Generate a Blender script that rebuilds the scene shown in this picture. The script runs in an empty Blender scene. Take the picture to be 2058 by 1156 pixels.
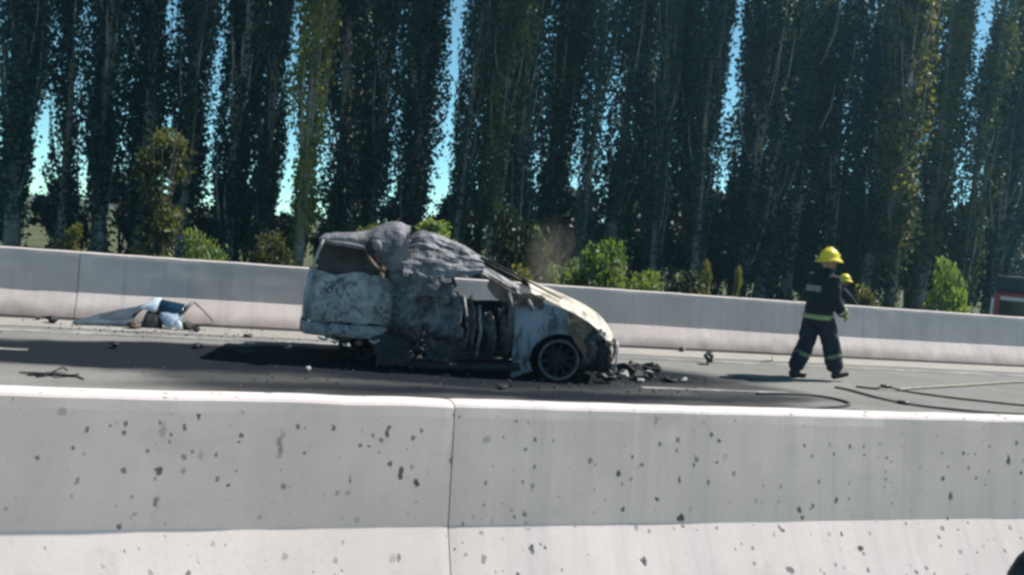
import bpy, bmesh, math, random
from mathutils import Vector, Matrix, noise, Euler

R = math.radians
scene = bpy.context.scene
col = scene.collection

# ------------------------------------------------------------------ camera, sky, sun, exposure
cam_data = bpy.data.cameras.new('camera')
cam_data.sensor_width = 36.0
cam_data.lens = 36.0 * 1900.0 / 2058.0
cam_data.clip_start = 0.05
cam_data.clip_end = 6000.0
cam = bpy.data.objects.new('camera', cam_data)
col.objects.link(cam)
YAW, PITCH, ROLL, CAM_H = 0.3117, -0.0609, 0.0873, 1.7034
fw = Vector((math.sin(YAW) * math.cos(PITCH), math.cos(YAW) * math.cos(PITCH), math.sin(PITCH)))
r0 = Vector((math.cos(YAW), -math.sin(YAW), 0))
u0 = r0.cross(fw)
rv = r0 * math.cos(ROLL) + u0 * math.sin(ROLL)
uv = u0 * math.cos(ROLL) - r0 * math.sin(ROLL)
cam.matrix_world = Matrix(((rv.x, uv.x, -fw.x, 0), (rv.y, uv.y, -fw.y, 0), (rv.z, uv.z, -fw.z, CAM_H), (0, 0, 0, 1)))
scene.camera = cam

SUN_EL, SUN_AZ = R(49), R(7.3)          # azimuth measured from +X towards +Y
sun_vec = Vector((math.cos(SUN_EL) * math.cos(SUN_AZ), math.cos(SUN_EL) * math.sin(SUN_AZ), math.sin(SUN_EL)))
world = bpy.data.worlds.new('World')
scene.world = world
world.use_nodes = True
wn = world.node_tree
wn.nodes.clear()
sky = wn.nodes.new('ShaderNodeTexSky')
sky.sky_type = 'NISHITA'
sky.sun_disc = False
sky.sun_elevation = SUN_EL
sky.sun_rotation = math.pi / 2 - SUN_AZ
sky.air_density = 0.45
sky.dust_density = 0.0
sky.ozone_density = 3.0
tint = wn.nodes.new('ShaderNodeMix')
tint.data_type = 'RGBA'
tint.blend_type = 'MULTIPLY'
tint.inputs['Factor'].default_value = 1.0
tint.inputs['B'].default_value = (0.80, 1.06, 0.80, 1)
bg = wn.nodes.new('ShaderNodeBackground')
bg.inputs['Strength'].default_value = 0.122
wo = wn.nodes.new('ShaderNodeOutputWorld')
wn.links.new(sky.outputs[0], tint.inputs['A'])
wn.links.new(tint.outputs['Result'], bg.inputs[0])
wn.links.new(bg.outputs[0], wo.inputs[0])
sun_data = bpy.data.lights.new('sun', 'SUN')
sun_data.energy = 4.6
sun_data.angle = R(0.5)
sun_data.color = (1.0, 0.95, 0.88)
sun = bpy.data.objects.new('sun', sun_data)
col.objects.link(sun)
sun.rotation_euler = (-sun_vec).to_track_quat('-Z', 'Y').to_euler()

scene.view_settings.view_transform = 'Standard'
scene.view_settings.look = 'None'
scene.view_settings.gamma = 1.0
scene.view_settings.exposure = 0.85
scene.view_settings.use_curve_mapping = False
scene.cycles.use_denoising = True
scene.cycles.max_bounces = 5
scene.cycles.diffuse_bounces = 3
scene.cycles.glossy_bounces = 2
scene.cycles.transmission_bounces = 2
scene.cycles.transparent_max_bounces = 6
scene.cycles.pixel_filter_type = 'BLACKMAN_HARRIS'
scene.cycles.filter_width = 2.9

# ------------------------------------------------------------------ helpers
def tag(o, label=None, cat=None, group=None, kind=None):
    if label: o['label'] = label
    if cat: o['category'] = cat
    if group: o['group'] = group
    if kind: o['kind'] = kind
    return o

def empty(name, loc=(0, 0, 0), rz=0.0):
    o = bpy.data.objects.new(name, None)
    o.empty_display_size = 0.1
    col.objects.link(o)
    o.location = loc
    o.rotation_euler = (0, 0, rz)
    return o

def link_mesh(name, me, mat, parent=None):
    o = bpy.data.objects.new(name, me)
    col.objects.link(o)
    if mat is not None and not me.materials:
        me.materials.append(mat)
    if parent is not None:
        o.parent = parent
    return o

def copy_tree(o, parent=None):
    c = o.copy()
    col.objects.link(c)
    c.parent = parent
    for ch in o.children:
        copy_tree(ch, c)
    return c

def frame_of(d):
    d = d.normalized()
    a = Vector((0, 0, 1)) if abs(d.z) < 0.9 else Vector((1, 0, 0))
    x = a.cross(d).normalized()
    return x, d.cross(x)

class MB:
    def __init__(s):
        s.v = []
        s.f = []
    def ring_strip(s, rings, close=True, caps=True):
        n = len(rings[0])
        b = len(s.v)
        for r in rings:
            s.v.extend([tuple(p) for p in r])
        for i in range(len(rings) - 1):
            for j in range(n if close else n - 1):
                k = (j + 1) % n
                s.f.append((b + i * n + j, b + i * n + k, b + (i + 1) * n + k, b + (i + 1) * n + j))
        if close and caps:
            s.f.append(tuple(b + j for j in reversed(range(n))))
            s.f.append(tuple(b + (len(rings) - 1) * n + j for j in range(n)))
        return s
    def box(s, lo, hi):
        x0, y0, z0 = lo; x1, y1, z1 = hi
        return s.ring_strip([[(x0, y0, z0), (x1, y0, z0), (x1, y1, z0), (x0, y1, z0)], [(x0, y0, z1), (x1, y0, z1), (x1, y1, z1), (x0, y1, z1)]])
    def tube(s, pts, rad, n=8, flat=1.0):
        pts = [Vector(p) for p in pts]
        if not isinstance(rad, (list, tuple)):
            rad = [rad] * len(pts)
        rings = []
        px = None
        for i, p in enumerate(pts):
            d = (pts[min(i + 1, len(pts) - 1)] - pts[max(i - 1, 0)]).normalized()
            if px is None:
                px, py = frame_of(d)
            else:
                px = (px - d * px.dot(d)).normalized()
                py = d.cross(px)
            rings.append([p + (px * math.cos(a) + py * math.sin(a) * flat) * rad[i] for a in [2 * math.pi * k / n for k in range(n)]])
        return s.ring_strip(rings)
    def loft(s, rings_spec, n=16, axis='z'):
        # rings (centre, rx, ry) in horizontal planes
        rings = []
        for c, rx, ry in rings_spec:
            rings.append([(c[0] + rx * math.cos(2 * math.pi * k / n), c[1] + ry * math.sin(2 * math.pi * k / n), c[2]) for k in range(n)])
        return s.ring_strip(rings)
    def ball(s, c, r, nu=12, nv=8, warp=None):
        c = Vector(c)
        if not isinstance(r, (list, tuple)):
            r = (r, r, r)
        rings = []
        for i in range(nv + 1):
            t = math.pi * min(max(i / nv, 0.02), 0.98)
            ring = []
            for k in range(nu):
                a = 2 * math.pi * k / nu
                p = Vector((r[0] * math.sin(t) * math.cos(a), r[1] * math.sin(t) * math.sin(a), -r[2] * math.cos(t)))
                if warp: p = warp(p)
                ring.append(c + p)
            rings.append(ring)
        return s.ring_strip(rings)
    def grid(s, fn, nu, nv, keep=None):
        b = len(s.v)
        for i in range(nu + 1):
            for j in range(nv + 1):
                s.v.append(tuple(fn(i / nu, j / nv)))
        for i in range(nu):
            for j in range(nv):
                if keep and not keep((i + .5) / nu, (j + .5) / nv):
                    continue
                a = b + i * (nv + 1) + j
                s.f.append((a, a + nv + 1, a + nv + 2, a + 1))
        return s
    def mesh(s, name, smooth=False):
        me = bpy.data.meshes.new(name)
        me.from_pydata(s.v, [], s.f)
        me.validate()
        if smooth:
            me.polygons.foreach_set('use_smooth', [True] * len(me.polygons))
        me.update()
        return me
    def build(s, name, mat, parent=None, smooth=False, bevel=0.0, solid=0.0, auto=None):
        o = link_mesh(name, s.mesh(name, smooth), mat, parent)
        if solid:
            m = o.modifiers.new('solid', 'SOLIDIFY'); m.thickness = solid; m.offset = 0
        if bevel:
            m = o.modifiers.new('bevel', 'BEVEL'); m.width = bevel; m.segments = 2; m.limit_method = 'ANGLE'
        return o

def lerp_tab(tab, x):
    if x <= tab[0][0]: return tab[0][1]
    for (a, va), (b, vb) in zip(tab, tab[1:]):
        if x <= b:
            t = (x - a) / (b - a)
            if isinstance(va, (tuple, list)):
                return tuple(p + (q - p) * t for p, q in zip(va, vb))
            return va + (vb - va) * t
    return tab[-1][1]

def smooth_tab(tab, x):
    # Catmull-Rom through a table of (x, value)
    if x <= tab[0][0]: return tab[0][1]
    if x >= tab[-1][0]: return tab[-1][1]
    for i in range(len(tab) - 1):
        if tab[i][0] <= x <= tab[i + 1][0]:
            a, b = tab[i], tab[i + 1]
            z = tab[i - 1] if i > 0 else a
            c = tab[i + 2] if i + 2 < len(tab) else b
            t = (x - a[0]) / (b[0] - a[0])
            m0 = (b[1] - z[1]) / (b[0] - z[0]) * (b[0] - a[0])
            m1 = (c[1] - a[1]) / (c[0] - a[0]) * (b[0] - a[0])
            return (2 * t**3 - 3 * t**2 + 1) * a[1] + (t**3 - 2 * t**2 + t) * m0 + (-2 * t**3 + 3 * t**2) * b[1] + (t**3 - t**2) * m1

def crumple(p, amp, sc, seed=0.0):
    # folded-metal displacement: ridged noise with creases
    q = Vector(p) * sc + Vector((seed * 7.3, seed * 3.1, -seed * 5.7))
    w = noise.noise_vector(q * 0.9) * 0.9
    w2 = noise.noise_vector(q * 2.3 + Vector((3, 1, 7))) * 0.45
    r = 1 - 2 * abs(noise.noise(q * 1.6 + Vector((11, 2, 5))))
    r2 = 1 - 2 * abs(noise.noise(q * 3.7 + Vector((1, 8, 2))))
    return (w + w2 + Vector((0, 0.55 * r + 0.3 * r2, 0))) * amp

# ------------------------------------------------------------------ materials
def rgb(r, g, b):
    return (r, g, b, 1)

class NT:
    def __init__(s, name):
        s.m = bpy.data.materials.new(name)
        s.m.use_nodes = True
        s.t = s.m.node_tree
        s.t.nodes.clear()
        s.out = s.n('ShaderNodeOutputMaterial')
        s.b = s.n('ShaderNodeBsdfPrincipled')
        s.t.links.new(s.b.outputs[0], s.out.inputs[0])
        s.tc = s.n('ShaderNodeTexCoord')
    def n(s, t, **kw):
        x = s.t.nodes.new(t)
        for k, v in kw.items():
            setattr(x, k, v)
        return x
    def l(s, a, b):
        s.t.links.new(a, b)
    def coord(s, scale=(1, 1, 1), loc=(0, 0, 0), src='Object'):
        mp = s.n('ShaderNodeMapping')
        mp.inputs['Scale'].default_value = scale
        mp.inputs['Location'].default_value = loc
        s.l(s.tc.outputs[src], mp.inputs[0])
        return mp.outputs[0]
    def noise(s, scale, detail=4, rough=.55, vec=None, dist=0.0):
        x = s.n('ShaderNodeTexNoise')
        x.inputs['Scale'].default_value = scale
        x.inputs['Detail'].default_value = detail
        x.inputs['Roughness'].default_value = rough
        x.inputs['Distortion'].default_value = dist
        s.l(vec if vec is not None else s.tc.outputs['Object'], x.inputs['Vector'])
        return x.outputs['Fac']
    def ramp(s, fac, stops):
        x = s.n('ShaderNodeValToRGB')
        e = x.color_ramp.elements
        while len(e) < len(stops): e.new(0.5)
        for el, (p, c) in zip(e, stops):
            el.position = p
            el.color = c if len(c) == 4 else (*c, 1)
        s.l(fac, x.inputs[0])
        return x.outputs[0]
    def rng(s, v, a, b, c=0.0, d=1.0, smooth=True):
        x = s.n('ShaderNodeMapRange')
        x.interpolation_type = 'SMOOTHSTEP' if smooth else 'LINEAR'
        for i, q in zip(('From Min', 'From Max', 'To Min', 'To Max'), (a, b, c, d)):
            x.inputs[i].default_value = q
        s.l(v, x.inputs['Value'])
        return x.outputs['Result']
    def math(s, op, a, b=None, clamp=False):
        x = s.n('ShaderNodeMath')
        x.operation = op
        x.use_clamp = clamp
        for i, q in enumerate((a, b)):
            if q is None: continue
            if isinstance(q, (int, float)): x.inputs[i].default_value = q
            else: s.l(q, x.inputs[i])
        return x.outputs[0]
    def mix(s, fac, a, b, mode='MIX'):
        x = s.n('ShaderNodeMix')
        x.data_type = 'RGBA'
        x.blend_type = mode
        for i, q in (('Factor', fac), ('A', a), ('B', b)):
            if isinstance(q, (int, float)): x.inputs[i].default_value = q
            elif isinstance(q, tuple): x.inputs[i].default_value = q if len(q) == 4 else (*q, 1)
            else: s.l(q, x.inputs[i])
        return x.outputs['Result']
    def bump(s, h, strength=.3, dist=.01):
        x = s.n('ShaderNodeBump')
        x.inputs['Strength'].default_value = strength
        x.inputs['Distance'].default_value = dist
        s.l(h, x.inputs['Height'])
        s.l(x.outputs[0], s.b.inputs['Normal'])
    def done(s, color, rough=.8, metal=0.0, spec=.3):
        if isinstance(color, tuple): s.b.inputs['Base Color'].default_value = color if len(color) == 4 else (*color, 1)
        else: s.l(color, s.b.inputs['Base Color'])
        if isinstance(rough, (int, float)): s.b.inputs['Roughness'].default_value = rough
        else: s.l(rough, s.b.inputs['Roughness'])
        s.b.inputs['Metallic'].default_value = metal
        s.b.inputs['Specular IOR Level'].default_value = spec
        return s.m

def plain(name, c, rough=.7, metal=0.0, var=.25, scale=12, bump=.2, spec=.3):
    t = NT(name)
    f = t.noise(scale, 5)
    c0 = tuple(x * (1 - var) for x in c); c1 = tuple(min(1, x * (1 + var)) for x in c)
    cc = t.ramp(f, [(.3, c0), (.7, c1)])
    if bump: t.bump(t.noise(scale * 4, 3), bump, .004)
    return t.done(cc, rough, metal, spec)

def concrete(name, base, seed, hole=1.0, streak=1.0, dirt=.0, more=0.0):
    t = NT(name)
    off = (seed * 3.7, seed * 1.3, seed * 2.1)
    big = t.noise(1.3, 5, .6, t.coord(loc=off))
    fine = t.noise(60, 4, .6)
    st = t.noise(1.0, 4, .65, t.coord(scale=(9, .4, .45), loc=off))
    c = t.ramp(big, [(.3, tuple(x * .86 for x in base)), (.7, tuple(min(1, x * 1.08) for x in base))])
    c = t.mix(t.rng(st, .42, .72, 0, .42 * streak), c, (base[0] * .62, base[1] * .65, base[2] * .70))
    st2 = t.noise(1.0, 3, .5, t.coord(scale=(14, .4, .25), loc=(seed, 5, 2)))
    c = t.mix(t.rng(st2, .60, .78, 0, .40 * streak), c, tuple(min(1, x * 1.22) for x in base))
    c = t.mix(t.rng(fine, .35, .7, .0, .12), c, (base[0] * .6, base[1] * .6, base[2] * .6))
    stain = t.noise(2.6, 6, .7, t.coord(scale=(1, .5, 1.4), loc=(seed * 2, 3, seed)), .7)
    c = t.mix(t.rng(stain, .54, .72, 0, .30), c, (base[0] * .60, base[1] * .60, base[2] * .62))
    bumpsum = t.math('MULTIPLY', fine, .25)
    for sc, stretch, lo, hi, r_max, k in ((9.0, 1.0, .56 - more, 1.0, .15, .95), (6.0, .6, .66 - more, 1.0, .10, .95), (22.0, .8, .45 - more, 1.0, .20, .75), (3.6, .35, .78 - more, 1.0, .09, .9), (13.0, .5, .55 - more, 1.0, .16, .9)):
        vo = t.n('ShaderNodeTexVoronoi')
        vo.feature = 'F1'
        vo.inputs['Scale'].default_value = sc
        nz = t.n('ShaderNodeTexNoise'); nz.inputs['Scale'].default_value = sc * 3.0
        t.l(t.tc.outputs['Object'], nz.inputs['Vector'])
        cv = t.coord(scale=(1, 1, stretch), loc=(seed * 1.9 + sc, seed, sc * .37))
        ad = t.n('ShaderNodeVectorMath'); ad.operation = 'MULTIPLY_ADD'
        ad.inputs[1].default_value = (.35 / sc,) * 3
        t.l(nz.outputs['Color'], ad.inputs[0]); t.l(cv, ad.inputs[2])
        t.l(ad.outputs[0], vo.inputs['Vector'])
        sep = t.n('ShaderNodeSeparateColor'); t.l(vo.outputs['Color'], sep.inputs[0])
        rad = t.rng(sep.outputs[0], lo, hi, 0.0, r_max * hole, smooth=False)
        d = t.math('SUBTRACT', rad, vo.outputs['Distance'])
        m = t.math('MULTIPLY', t.rng(d, -.01, .07, 0, k), t.rng(sep.outputs[1], 0, .8, .35, 1))
        c = t.mix(m, c, (.055, .06, .065))
        bumpsum = t.math('SUBTRACT', bumpsum, t.math('MULTIPLY', m, .8))
    if dirt:
        sz = t.n('ShaderNodeSeparateXYZ'); t.l(t.tc.outputs['Object'], sz.inputs[0])
        low = t.rng(t.math('ADD', sz.outputs[2], t.math('MULTIPLY', t.noise(2.5, 4), -.25)), -.12, .14, dirt, 0)
        c = t.mix(low, c, (.12, .10, .085))
    t.bump(bumpsum, .5, .006)
    return t.done(c, .88, 0, .25)

M = {}
M['wall_near'] = concrete('concrete_near', (.65, .58, .56), 1.0, 1.5, .35, 0, .24)
M['wall_near_b'] = concrete('concrete_near_streaked', (.645, .58, .565), 4.0, 1.4, .9, 0, .17)
M['wall_far'] = concrete('concrete_far', (.60, .515, .485), 7.0, .5, .8, .8)
M['wall_far_b'] = concrete('concrete_far_pale', (.63, .545, .515), 9.0, .5, 1.0, .7)

def road_mat():
    t = NT('concrete_road')
    n1 = t.noise(.9, 6, .6)
    n2 = t.noise(9, 4, .6)
    c = t.ramp(n1, [(.3, (.165, .162, .152)), (.7, (.22, .215, .203))])
    c = t.mix(t.rng(n2, .4, .75, 0, .35), c, (.115, .113, .11))
    warp = t.n('ShaderNodeTexNoise'); warp.inputs['Scale'].default_value = 1.6; warp.inputs['Detail'].default_value = 6
    t.l(t.coord(scale=(.6, 1, 1)), warp.inputs['Vector'])
    ad = t.n('ShaderNodeVectorMath'); ad.operation = 'MULTIPLY_ADD'; ad.inputs[1].default_value = (1.3, .9, 0)
    t.l(warp.outputs['Color'], ad.inputs[0]); t.l(t.tc.outputs['Object'], ad.inputs[2])
    def blob(cx, cy, rx, ry, rot, soft):
        mp = t.n('ShaderNodeMapping'); mp.vector_type = 'TEXTURE'
        mp.inputs['Location'].default_value = (cx + .65, cy + .45, 0)
        mp.inputs['Rotation'].default_value = (0, 0, R(rot))
        mp.inputs['Scale'].default_value = (rx, ry, 1000)
        t.l(ad.outputs[0], mp.inputs[0])
        ln = t.n('ShaderNodeVectorMath'); ln.operation = 'LENGTH'; t.l(mp.outputs[0], ln.inputs[0])
        return t.rng(ln.outputs['Value'], 1 - soft, 1 + soft, 1, 0)
    grey = blob(3.3, 9.7, 3.7, 1.7, 3, .12)
    for a in ((5.4, 10.7, 1.7, .45, 4, .5), (4.2, 8.9, 2.4, .8, 0, .4)):
        grey = t.math('MAXIMUM', grey, blob(*a))
    grey = t.math('MULTIPLY', grey, t.rng(t.noise(2.2, 5, .7), .2, .5, .7, 1))
    c = t.mix(t.math('MULTIPLY', grey, .9), c, (.040, .040, .042))
    soot = blob(0.4, 11.0, 3.9, 1.05, 3, .15)
    for a in ((-3.2, 10.75, 3.2, .80, 2, .15), (2.6, 10.8, 2.4, 1.2, -6, .2), (4.9, 11.0, 1.5, .75, 0, .4), (3.2, 9.3, 3.2, .25, 2, .6)):
        soot = t.math('MAXIMUM', soot, blob(*a))
    c = t.mix(t.math('MULTIPLY', soot, .985), c, (.007, .010, .015))
    dirtband = blob(4, 13.2, 40, .35, 0, .6)
    c = t.mix(t.math('MULTIPLY', dirtband, t.rng(t.noise(3.0, 5, .7, t.coord(scale=(.25, 1, 1))), .4, .62, .1, .75)), c, (.12, .105, .085))
    t.bump(t.noise(90, 3, .7), .25, .004)
    return t.done(c, .95, 0, .08)
M['road'] = road_mat()
M['bounce_road'] = plain('pale_bounce_carriageway', (.60, .53, .44), .9, 0, .15, 3)  # road out of view, paled to bounce warm light onto the barrier
M['grass_ground'] = plain('dry_grass_ground', (.07, .075, .03), .95, 0, .5, 1.5)
def worn_paint():
    t = NT('worn_white_road_paint')
    n = t.noise(5, 6, .7, t.coord(scale=(.5, 1, 1)))
    n2 = t.noise(.6, 3, .5)
    c = t.mix(t.rng(t.math('ADD', n, t.math('MULTIPLY', n2, .5)), .62, .82), (.31, .305, .29), (.15, .147, .14))
    return t.done(c, .8, 0, .25)
M['paint_white'] = worn_paint()
M['paint_yellow'] = plain('road_paint_pale', (.5, .46, .30), .75, 0, .25, 6)
M['rubber'] = plain('black_rubber', (.018, .018, .02), .75, 0, .3, 20)

def burnt(name, stops, sc=5.0, rough=(.5, .85), metal=.15, soot=.5, sootscale=3.0, seed=0, pits=0.0, bump=.5, low=0.0):
    t = NT(name)
    n1 = t.noise(sc, 6, .65, t.coord(loc=(seed, seed * 2, seed * .5)), .6)
    c = t.ramp(n1, stops)
    n2 = t.noise(sootscale, 6, .7, t.coord(loc=(seed * 3, 1, seed)), 1.0)
    c = t.mix(t.rng(n2, .48, .66, 0, soot), c, (.02, .022, .026))
    if pits:
        n3 = t.noise(15, 3, .55, t.coord(scale=(1, 1, .8), loc=(seed, 4, 1)), 1.4)
        n4 = t.noise(3.0, 3, .5, t.coord(loc=(seed, 9, 1)))
        d = t.math('ADD', n3, t.math('MULTIPLY', t.math('SUBTRACT', n4, .5), .7))
        c = t.mix(t.rng(d, .55, .64, 0, pits), c, (.02, .026, .032))
        c = t.mix(t.rng(d, .40, .30, 0, pits * .45), c, (.42, .43, .42))
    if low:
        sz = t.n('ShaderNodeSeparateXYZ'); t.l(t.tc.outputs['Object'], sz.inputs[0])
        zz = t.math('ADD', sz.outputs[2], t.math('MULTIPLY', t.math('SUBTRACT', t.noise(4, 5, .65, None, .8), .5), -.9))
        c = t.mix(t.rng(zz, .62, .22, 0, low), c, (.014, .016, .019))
    t.bump(t.noise(sc * 9, 5, .7), bump, .006)
    return t.done(c, t.rng(n1, .2, .8, rough[1], rough[0]), metal, .35)

M['burnt_side'] = burnt('burnt_blue_grey_steel', [(.25, (.12, .135, .14)), (.45, (.29, .315, .325)), (.6, (.39, .415, .42)), (.78, (.54, .535, .50))], 6, pits=.75, soot=.45, seed=1)
M['burnt_roof'] = burnt('ash_grey_roof_steel', [(.25, (.07, .072, .082)), (.45, (.155, .155, .175)), (.75, (.30, .29, .29))], 4.5, soot=.6, sootscale=3.4, seed=2.6, pits=.25)
M['burnt_bonnet'] = burnt('ash_white_bonnet_steel', [(.28, (.20, .16, .125)), (.42, (.40, .36, .295)), (.7, (.58, .55, .48))], 4.2, soot=.55, sootscale=3.2, seed=3.4)
M['burnt_fender'] = burnt('pale_blue_fender_steel', [(.25, (.14, .17, .21)), (.5, (.26, .31, .37)), (.8, (.38, .42, .46))], 2.0, rough=(.35, .6), metal=.3, soot=.3, sootscale=2.2, seed=4)
def wing_mat():
    t = NT('pale_blue_wing_with_rusted_front')
    n1 = t.noise(2.4, 5, .6, None, .5)
    c = t.ramp(n1, [(.3, (.10, .12, .15)), (.5, (.20, .245, .30)), (.75, (.30, .34, .385))])
    sx = t.n('ShaderNodeSeparateXYZ'); t.l(t.tc.outputs['Object'], sx.inputs[0])
    nn = t.noise(7, 5, .65)
    fx = t.math('ADD', sx.outputs[0], t.math('MULTIPLY', t.math('SUBTRACT', nn, .5), .30))
    rust = t.ramp(t.noise(11, 5, .65), [(.3, (.05, .035, .03)), (.5, (.17, .12, .085)), (.72, (.36, .32, .26))])
    c = t.mix(t.rng(fx, .00, .09), c, rust)
    n2 = t.noise(4.5, 6, .7, t.coord(scale=(1.6, 1, .6)), .8)
    c = t.mix(t.rng(n2, .47, .62, 0, .85), c, (.025, .03, .035))
    t.bump(t.noise(40, 4), .4, .005)
    return t.done(c, .55, .15, .4)
M['wing'] = wing_mat()
M['burnt_lining'] = burnt('brown_burnt_lining', [(.3, (.03, .024, .022)), (.6, (.07, .056, .052)), (.8, (.12, .10, .09))], 4, soot=.5, metal=0, seed=12)
M['burnt_rust'] = burnt('rusted_burnt_steel', [(.25, (.06, .04, .03)), (.5, (.15, .10, .07)), (.78, (.27, .22, .17))], 5, soot=.4, seed=5)
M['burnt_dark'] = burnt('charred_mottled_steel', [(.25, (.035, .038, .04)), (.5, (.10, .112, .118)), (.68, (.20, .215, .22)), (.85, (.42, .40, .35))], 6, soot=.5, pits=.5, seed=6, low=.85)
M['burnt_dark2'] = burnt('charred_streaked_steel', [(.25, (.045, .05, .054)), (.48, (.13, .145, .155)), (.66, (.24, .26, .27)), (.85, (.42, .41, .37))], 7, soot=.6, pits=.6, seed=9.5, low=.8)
M['char'] = burnt('soot_black', [(.3, (.009, .010, .012)), (.7, (.026, .028, .031)), (.9, (.07, .07, .068))], 7, soot=.5, metal=0, seed=7)
M['rim'] = burnt('ash_grey_wheel_rim', [(.25, (.06, .06, .065)), (.7, (.22, .22, .225))], 9, soot=.6, sootscale=8, metal=.2, seed=8)
M['ash'] = plain('pale_ash', (.42, .41, .39), .9, 0, .4, 14, .5)

# ------------------------------------------------------------------ the setting: ground and roads
def sheet(name, x0, x1, y0, y1, z, mat, label, nx=1, ny=1):
    o = MB().grid(lambda u, v: (x0 + (x1 - x0) * u, y0 + (y1 - y0) * v, z), nx, ny).build(name, mat)
    return tag(o, label, kind='structure')

sheet('ground', -340, 340, -340, 340, -0.50, M['grass_ground'], 'flat grassy ground reaching to the horizon')
def verge(u, v):
    x = -60 + 160 * u
    y = 14.15 + 6 * v
    return (x, y, -0.004 - .47 * min(1, max(0, (y - 14.3) / 2.2)) ** 1 + .03 * noise.noise(Vector((x, y * 2, 0))))
tag(MB().grid(verge, 120, 14).build('verge', M['grass_ground'], smooth=True), 'grassy verge falling away behind the far concrete wall', kind='structure')
sheet('road', -60, 100, 3.6, 14.2, 0.0, M['road'], 'pale scorched carriageway between the two concrete walls', 40, 4)
sheet('near_road', -60, 100, -14, 3.62, -0.012, M['bounce_road'], 'unseen carriageway on the camera side, paled to bounce light onto the near wall')
M['gutter'] = concrete('pale_gutter_concrete', (.30, .28, .255), 13.0, .6, .6)
sheet('gutter', -60, 100, 12.78, 13.70, 0.006, M['gutter'], 'pale concrete gutter strip along the foot of the far wall', 40, 2)
sheet('edge_line', -40, 90, 12.32, 12.52, 0.005, M['paint_white'], 'white painted edge line along the far wall')
for i, (x0, x1, y) in enumerate(((-4.2, -1.75, 10.93), (4.9, 6.9, 9.93), (10.6, 13.2, 9.93))):
    sheet('lane_dash', x0, x1, y - .06, y + .06, 0.005, M['paint_white'], ['white lane dash showing beside the soot at the left', 'worn pale lane dash in front of the debris', 'white lane dash beyond the fire hoses'][i])

# ------------------------------------------------------------------ concrete barriers
PROFILE = [(-.255, -.01), (-.255, .045), (-.055, .365), (-.0425, .49), (-.030, .62), (-.015, .75), (-.006, .845), (0, .888), (.012, .9), (.08, .904), (.148, .9), (.16, .888), (.175, .75), (.19, .62), (.215, .365), (.415, .045), (.415, -.01)]
def barrier(x0, x1, ytop, mat, label, group, seed, twist=0.0, joint=.0007):
    n = 150
    m = MB()
    rings = []
    for i in range(n + 1):
        x = x0 + joint + (x1 - x0 - 2 * joint) * i / n
        ring = []
        endf = min(i, n - i)
        for (y, z) in PROFILE:
            q = Vector((x * .9 + seed, z * 2.0, y))
            dz = 0.006 * noise.noise(Vector((x * 1.3 + seed * 3, 0, 2))) + .004 * noise.noise(Vector((x * 4 + seed, 1, 2))) if z > .8 else 0
            dy = .004 * noise.noise(q) + (.0015 * noise.noise(q * 6) if z > .1 else 0)
            if z > .8: dy += .003 * noise.noise(Vector((x * 3 + seed, 7, z * 9)))
            sh = twist * (1 - 2 * z / .9)
            k = .002 if endf == 0 else 0
            yy = y + (k if y < .08 else -k)
            ring.append((x, yy + dy - sh, z + dz - (k if z > .85 else 0)))
        rings.append(ring)
    m.ring_strip(rings)
    for i in range(len(m.v)):
        v = m.v[i]
        m.v[i] = (v[0] - x0, v[1], v[2])
    o = m.build('concrete_barrier', mat)
    o.location = (x0, ytop, 0)
    return tag(o, label, 'barrier', group)
barrier(-4.91, 1.088, 4.06, M['wall_near'], 'pitted pale concrete barrier in the foreground, left of its joint', 'foreground concrete barriers', 1.0, 0)
barrier(1.092, 7.09, 4.06, M['wall_near_b'], 'streaked pale concrete barrier in the foreground, right of its joint', 'foreground concrete barriers', 5.0, .003)
far_labels = ['far concrete wall section at the left edge, before the joint', 'far concrete wall section behind the blue and white torn panel', 'far concrete wall section between the burnt car bonnet and the walking firefighter', 'far concrete wall section to the right of the walking firefighter']
for i in range(4):
    x0 = -7.65 + 6 * i
    barrier(x0, x0 + 6, 13.83, M['wall_far_b' if i % 2 else 'wall_far'], far_labels[i], 'far concrete wall sections', 20 + i * 2.7, .003 * (i % 2), .005)

# ------------------------------------------------------------------ vegetation
def leaf_mat(name, c_dark, c_light, trans=.25, lo=.34, hi=.66):
    t = NT(name)
    oi = t.n('ShaderNodeObjectInfo')
    n1 = t.noise(1.1, 4, .6)
    n2 = t.noise(7.0, 2, .5)
    f = t.math('ADD', t.math('MULTIPLY', n1, .6), t.math('MULTIPLY', n2, .4))
    f = t.math('ADD', f, t.math('MULTIPLY', t.math('SUBTRACT', oi.outputs['Random'], .5), .22))
    c = t.ramp(f, [(lo, c_dark), (hi, c_light)])
    t.l(c, t.b.inputs['Base Color'])
    t.b.inputs['Roughness'].default_value = .5
    t.b.inputs['Specular IOR Level'].default_value = .35
    tr = t.n('ShaderNodeBsdfTranslucent')
    cc = t.mix(1.0, c, (1.5, 1.35, .5), 'MULTIPLY')
    t.l(cc, tr.inputs[0])
    mx = t.n('ShaderNodeMixShader'); mx.inputs[0].default_value = trans
    t.l(t.b.outputs[0], mx.inputs[1]); t.l(tr.outputs[0], mx.inputs[2])
    t.l(mx.outputs[0], t.out.inputs[0])
    return t.m
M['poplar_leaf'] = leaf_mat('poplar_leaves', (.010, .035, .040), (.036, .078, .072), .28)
M['poplar_leaf_lit'] = leaf_mat('poplar_leaves_painted_sun', (.018, .034, .03), (.34, .33, .085), .42, .40, .60)  # sunlit yellow-green patches painted into the leaf colour
M['poplar_leaf_part'] = leaf_mat('poplar_leaves_painted_sun_patches', (.011, .034, .036), (.19, .21, .065), .35, .50, .74)  # partly sunlit crowns: scattered lit patches painted into the leaf colour
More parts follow.
